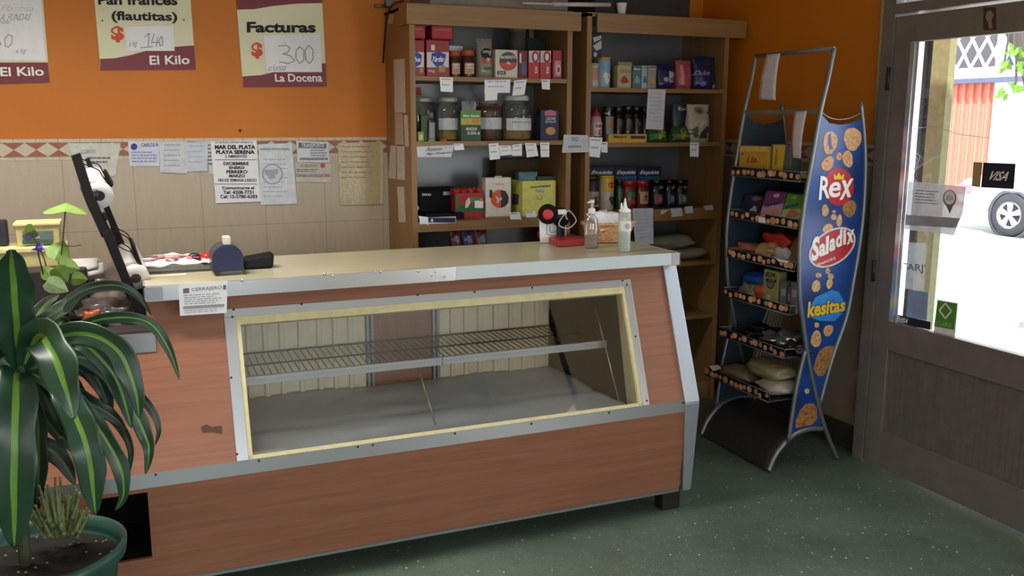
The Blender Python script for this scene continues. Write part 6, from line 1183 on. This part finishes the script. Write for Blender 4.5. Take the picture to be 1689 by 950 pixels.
# ================================================================== plants
def leafmat(c1, c2):
    return mat(c1, .38, var=.15, scale=18, bump=.1), mat(c2, .38, var=.12, scale=25)
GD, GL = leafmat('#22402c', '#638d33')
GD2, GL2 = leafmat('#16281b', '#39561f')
def leaf(parent, px, wd, depths, mats=(GD, GL), name='leaf', fold=.25, twist=0, wav=.09, tip=.08, base=.35, stripe=True):
    pts = [W(x, y, 1, Y) for (x, y), Y in zip(px, depths)]
    P_ = smooth_pts(pts, 7); n = len(P_) - 1; ncol = 12
    ls = [0]
    for a, b in zip(P_, P_[1:]): ls.append(ls[-1] + (b - a).length)
    mb = MB(); rows = []
    for i, p in enumerate(P_):
        t = ls[i] / ls[-1]; tg = (P_[min(i + 1, n)] - P_[max(i - 1, 0)]).normalized(); view = (p - EYEV).normalized()
        sd = tg.cross(view)
        if sd.length < .2: sd = sd + Vector((.3, 0, 0))
        sd.normalize(); nm = sd.cross(tg).normalized()
        if nm.dot(view) > 0: nm = -nm
        sd = (sd * math.cos(twist) + nm * math.sin(twist)).normalized()
        wv = wd * max(tip * .4, min(1, base + (1 - base) * min(1, t / .3)) * min(1, ((1 - t) / .28) ** .6 if t > .72 else 1))
        row = []
        for j in range(ncol + 1):
            u = j / ncol * 2 - 1
            off = -abs(u) * fold * wv * .5 * -1 + wav * wv * math.sin(t * 17 + (2 if u > 0 else 0) + px[0][1] + px[-1][0]) * abs(u) ** 2
            row.append(mb.bm.verts.new(p + sd * (u * wv / 2 * (1 + .07 * math.sin(t * 23 + 2.2 * (u > 0) + px[-1][0]))) + nm * (off - fold * wv * .25)))
        rows.append(row)
    for i in range(n):
        for j in range(ncol):
            f = mb.bm.faces.new((rows[i][j], rows[i + 1][j], rows[i + 1][j + 1], rows[i][j + 1])); f.smooth = True
            f.material_index = 1 if stripe and j in (5, 6) else 0
    return obj(name, mb, list(mats), parent, solid=.0012, recalc=False)
PC = W(62, 905, 2, .50); PR = W(199, 878, 2, .50)
prad = .215
pc = Vector((PR.x - prad * .93, PR.y - .02, 0))
dr_ = thing('dracaena', 'large potted corn plant with striped dark green leaves in a green pot, front left', 'potted plant', pc)
obj('pot', MB().lathe([(.125, 0), (.13, .01), (.194, .46), (.213, .465), (.217, .50), (.205, .503), (.196, .47), (.19, .43)], pc, 40), mat('#1d463e', .4, var=.06), dr_)
mb = MB().grid(lambda u, v: pc + Vector((.192 * v * math.cos(6.2832 * u), .192 * v * math.sin(6.2832 * u), .455 + .012 * noise.noise(Vector((v * 3 * math.cos(6.2832 * u), v * 3 * math.sin(6.2832 * u), 2))))), 36, 8); obj('soil', mb, mat('#140f0b', .95, var=.6, scale=160, bump=1.0), dr_)
rs = random.Random(12); mb = MB()
for k in range(26):
    a = rs.uniform(0, 6.28); q = .18 * math.sqrt(rs.random()); mb.blob(pc + Vector((q * math.cos(a), .0 + q * math.sin(a), .464)), .004, .003, .0025, seg=6, rings=4)
o = obj('perlite', mb, mat('#8f8a7c', .8), dr_); o['kind'] = 'stuff'
D0 = pc.y
tp = W(33, 612, 1, D0)
obj('trunk', MB().tube(smooth_pts([(W(34, 860, 1, D0).x, D0, .44), (W(30, 760, 1, D0).x, D0 + .01, .70), (tp.x, D0, tp.z - .05), tp + Vector((0, 0, .04))]), [.016] * 6 + [.015] * 6 + [.014] * 7, 12), mat('#39402a', .8, bump=.4), dr_)
lf = lambda px, wd, dz, **k: leaf(dr_, px, wd, [D0 + d for d in dz], **k)
lf([(33, 618), (29, 560), (24, 490), (20, 440), (18, 412)], .088, [0, -.05, -.10, -.16, -.22], tip=.6, fold=.3)
lf([(36, 612), (62, 556), (84, 578), (105, 630), (122, 692)], .088, [0, -.10, -.20, -.26, -.28], fold=.3, base=.25)
lf([(40, 608), (90, 560), (150, 552), (197, 582), (222, 640), (230, 690)], .062, [0, -.02, -.05, -.08, -.10, -.10], base=.2)
lf([(48, 600), (130, 540), (190, 524), (245, 532), (278, 575), (296, 626)], .030, [0, .02, .0, -.02, -.04, -.06], base=.4)
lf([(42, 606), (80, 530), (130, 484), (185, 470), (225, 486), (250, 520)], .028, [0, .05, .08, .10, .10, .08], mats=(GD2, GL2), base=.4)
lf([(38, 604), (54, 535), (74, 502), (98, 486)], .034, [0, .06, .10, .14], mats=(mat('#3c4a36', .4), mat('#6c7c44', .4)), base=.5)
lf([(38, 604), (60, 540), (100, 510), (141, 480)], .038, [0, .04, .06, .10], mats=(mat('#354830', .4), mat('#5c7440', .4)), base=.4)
lf([(34, 612), (27, 622), (25, 700), (23, 790), (24, 905)], .096, [0, -.10, -.18, -.20, -.16], base=.6, fold=.3)
lf([(40, 612), (100, 640), (126, 692), (146, 750), (158, 850)], .074, [0, -.06, -.12, -.16, -.15], base=.2)
lf([(42, 610), (110, 645), (165, 710), (198, 770), (204, 815), (190, 842)], .046, [0, -.02, -.04, -.06, -.06, -.05], base=.3)
lf([(42, 608), (90, 572), (135, 566), (172, 598), (198, 640), (217, 706)], .050, [0, .0, -.02, -.04, -.05, -.05], base=.3)
lf([(44, 606), (140, 590), (205, 650), (238, 715), (246, 745), (240, 782)], .046, [0, .04, .03, .02, .0, .0], base=.3)
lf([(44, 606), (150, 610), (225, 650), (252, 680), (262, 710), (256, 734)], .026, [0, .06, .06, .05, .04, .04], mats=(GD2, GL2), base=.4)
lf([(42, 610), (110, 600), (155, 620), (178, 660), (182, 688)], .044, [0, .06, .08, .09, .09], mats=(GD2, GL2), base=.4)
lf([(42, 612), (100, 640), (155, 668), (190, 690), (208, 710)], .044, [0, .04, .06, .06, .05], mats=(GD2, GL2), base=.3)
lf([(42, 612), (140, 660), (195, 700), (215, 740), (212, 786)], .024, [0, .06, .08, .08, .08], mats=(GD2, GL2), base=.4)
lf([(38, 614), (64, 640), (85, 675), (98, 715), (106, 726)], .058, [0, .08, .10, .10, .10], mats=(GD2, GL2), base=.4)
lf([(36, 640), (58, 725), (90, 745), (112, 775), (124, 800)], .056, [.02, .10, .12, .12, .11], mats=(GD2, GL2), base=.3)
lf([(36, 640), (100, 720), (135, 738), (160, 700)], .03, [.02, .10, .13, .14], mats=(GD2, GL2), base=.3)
lf([(36, 620), (60, 680), (64, 760), (60, 850)], .044, [.02, .03, .05, .06], mats=(GD2, GL2), base=.3)
lf([(34, 612), (15, 600), (4, 650), (-8, 740), (-14, 800)], .075, [0, -.02, -.05, -.06, -.05], base=.4)
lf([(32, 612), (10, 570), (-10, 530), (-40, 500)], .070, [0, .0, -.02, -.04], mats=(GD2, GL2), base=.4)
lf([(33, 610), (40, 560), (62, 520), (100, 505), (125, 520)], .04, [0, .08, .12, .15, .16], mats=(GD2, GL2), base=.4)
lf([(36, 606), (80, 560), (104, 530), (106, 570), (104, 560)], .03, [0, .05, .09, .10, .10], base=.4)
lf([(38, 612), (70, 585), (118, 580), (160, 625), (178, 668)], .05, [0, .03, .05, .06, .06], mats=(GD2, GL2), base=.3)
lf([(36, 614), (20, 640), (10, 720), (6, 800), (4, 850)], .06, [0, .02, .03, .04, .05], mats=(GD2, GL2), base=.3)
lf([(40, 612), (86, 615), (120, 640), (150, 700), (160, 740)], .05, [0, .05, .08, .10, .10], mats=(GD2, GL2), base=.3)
# spiky succulents in the pot
sc_ = thing('succulent', 'clump of small upright yellowish green succulent stems growing in the pot', 'succulent', W(100, 860, 1, D0 + .0))
sb = W(100, 868, 1, D0 + .03); rs = random.Random(21)
for k in range(52):
    x = 100 + rs.uniform(-32, 32); yb = 866 + rs.uniform(-10, 24); d = D0 + .05 + rs.uniform(-.05, .05); b = W(x, yb, 1, d); hq = rs.uniform(.06, .125) * (1.15 - abs(x - 98) / 60); lean = (x - 100) * .0011
    tpz = b + Vector((lean, rs.uniform(-.01, .01), hq)); n_ = 9
    mb = MB().tube([b.lerp(tpz, i / n_) for i in range(n_ + 1)], [(.0078 if i % 2 else .0050) * (1 - .5 * i / n_) for i in range(n_ + 1)], 6); obj('stem', mb, mat('#6a7346', .6, var=.3, scale=80), sc_)
cz2 = W(24, 852, 1, D0 - .03)
for (x, y0, y1, w_) in ((8, 870, 780, .03), (42, 868, 800, .022)):
    leaf(sc_, [(x, y0), (x + 2, (y0 + y1) / 2), (x - 2, y1)], w_, [D0 - .05, D0 - .06, D0 - .04], mats=(mat('#4c6a3a', .5), mat('#7a9a4c', .5)), name='blade', base=.9)
# arrowhead plant on the ledge
sg = thing('arrowhead_plant', 'small plant with pale green arrow shaped leaves and a purple flower, on the ledge', 'potted plant', (W(88, 500, 1, 3.36).x, 3.36, LZ))
bp_ = Vector((W(88, 500, 1, 3.36).x, 3.36, LZ))
obj('pot', MB().lathe([(.035, 0), (.048, .075), (.052, .076), (.052, .085), (.044, .085)], bp_, 24), mat('#1f1b1a', .6), sg)
LG = mat('#7f9c4e', .45, var=.15, scale=30); LG2 = mat('#a9c48a', .45, var=.2, scale=40); LG3 = mat('#6f8f3e', .45, var=.2, scale=30)
top_ = bp_ + Vector((0, 0, .085))
def arrow(c_px, Y, L_, wd, ang, tilt, m):
    c = W(*c_px, 1, Y); mb = MB(); sh = [(0, -.12), (.28, -.42), (.46, -.25), (.50, .0), (.36, .25), (.15, .46), (0, .58)]
    def pt(a, b, sgn): 
        v = Vector((sgn * a * wd, abs(a) * wd * .25, b * L_)); v = Matrix.Rotation(tilt, 3, 'X') @ v; v = Matrix.Rotation(ang, 3, 'Y') @ v; return c + v
    for sgn in (1, -1):
        for (a0, b0), (a1, b1) in zip(sh, sh[1:]): mb.face([pt(0, max(-.12, min(.58, b0)), 1), pt(a0, b0, sgn), pt(a1, b1, sgn), pt(0, max(-.12, min(.58, b1)), 1)] if a0 and a1 else [pt(a0, b0, sgn), pt(a1, b1, sgn), pt(0, b1 if a0 == 0 else b0, 1)])
    lf_ = obj('leaf', mb, m, sg, solid=.001)
    obj('stem', MB().tube(smooth_pts([top_ + Vector((0, 0, -.02)), (top_ + c) / 2 + Vector((.01, 0, .03)), c]), .0022, 5), mat('#3a3a2a', .6), sg)
arrow((108, 343), 3.36, .065, .135, .05, -1.2, LG); arrow((92, 472), 3.30, .085, .060, 2.2, -.5, LG2); arrow((100, 452), 3.32, .07, .06, 2.6, -.4, LG3); arrow((97, 415), 3.36, .075, .075, .5, -.5, LG3); arrow((112, 440), 3.34, .07, .06, 1.9, -.4, LG); arrow((50, 382), 3.40, .07, .05, -2.0, -.9, LG); arrow((130, 460), 3.37, .06, .05, 1.8, -.6, LG3); arrow((78, 450), 3.34, .05, .05, -.6, -.3, LG)
fl = W(62, 410, 1, 3.34); fr_ = random.Random(4)
f_ = obj('flower', MB().blob(fl, .008, .008, .008, seg=10, rings=6), mat('#4a4488', .5), sg)
mb = MB()
for k in range(14):
    d = Vector((fr_.uniform(-1, 1), fr_.uniform(-1, .3), fr_.uniform(-.6, 1))).normalized(); e_ = d.orthogonal().normalized(); mb.face([fl, fl + d * .014 + e_ * .005, fl + d * .026, fl + d * .014 - e_ * .005])
obj('petals', mb, mat('#50489a', .5), f_)
obj('stem', MB().tube(smooth_pts([top_ + Vector((0, 0, -.02)), W(76, 470, 1, 3.35), W(66, 430, 1, 3.34), fl]), .0024, 5), mat('#3a3226', .6), sg)
obj('stem', MB().tube(smooth_pts([W(100, 404, 1, 3.36), W(118, 406, 1, 3.36), W(134, 404, 1, 3.36)]), .0016, 5), mat('#4a3226', .6), sg)

# ------------------------------------------------------------------ repeats share a group phrase
GROUPS = {'price_tag': 'price tags on the shelves and rack', 'shelf_note': 'handwritten notes on the shelf edges', 'taped_paper': 'paper strips taped on the shelf side', 'price_sign': 'price boards on the orange wall', 'wall_notice': 'notices taped on the tiled wall', 'glass_jar': 'glass jars on the second shelf', 'receipt_strip': 'paper strips hanging on the rack', 'foil_packet': 'shiny packets on the fifth tray', 'bread_bag': 'bags on the lowest tray'}
by = {}
for o in COL.objects:
    if o.parent is None and 'category' in o: by.setdefault(o.name.split('.')[0], []).append(o)
for k, v in by.items():
    if len(v) > 1:
        w_ = k.replace('_', ' ')
        for o in v: o['group'] = GROUPS.get(k, w_ + ('es' if w_.endswith(('x', 'ch')) else 's'))
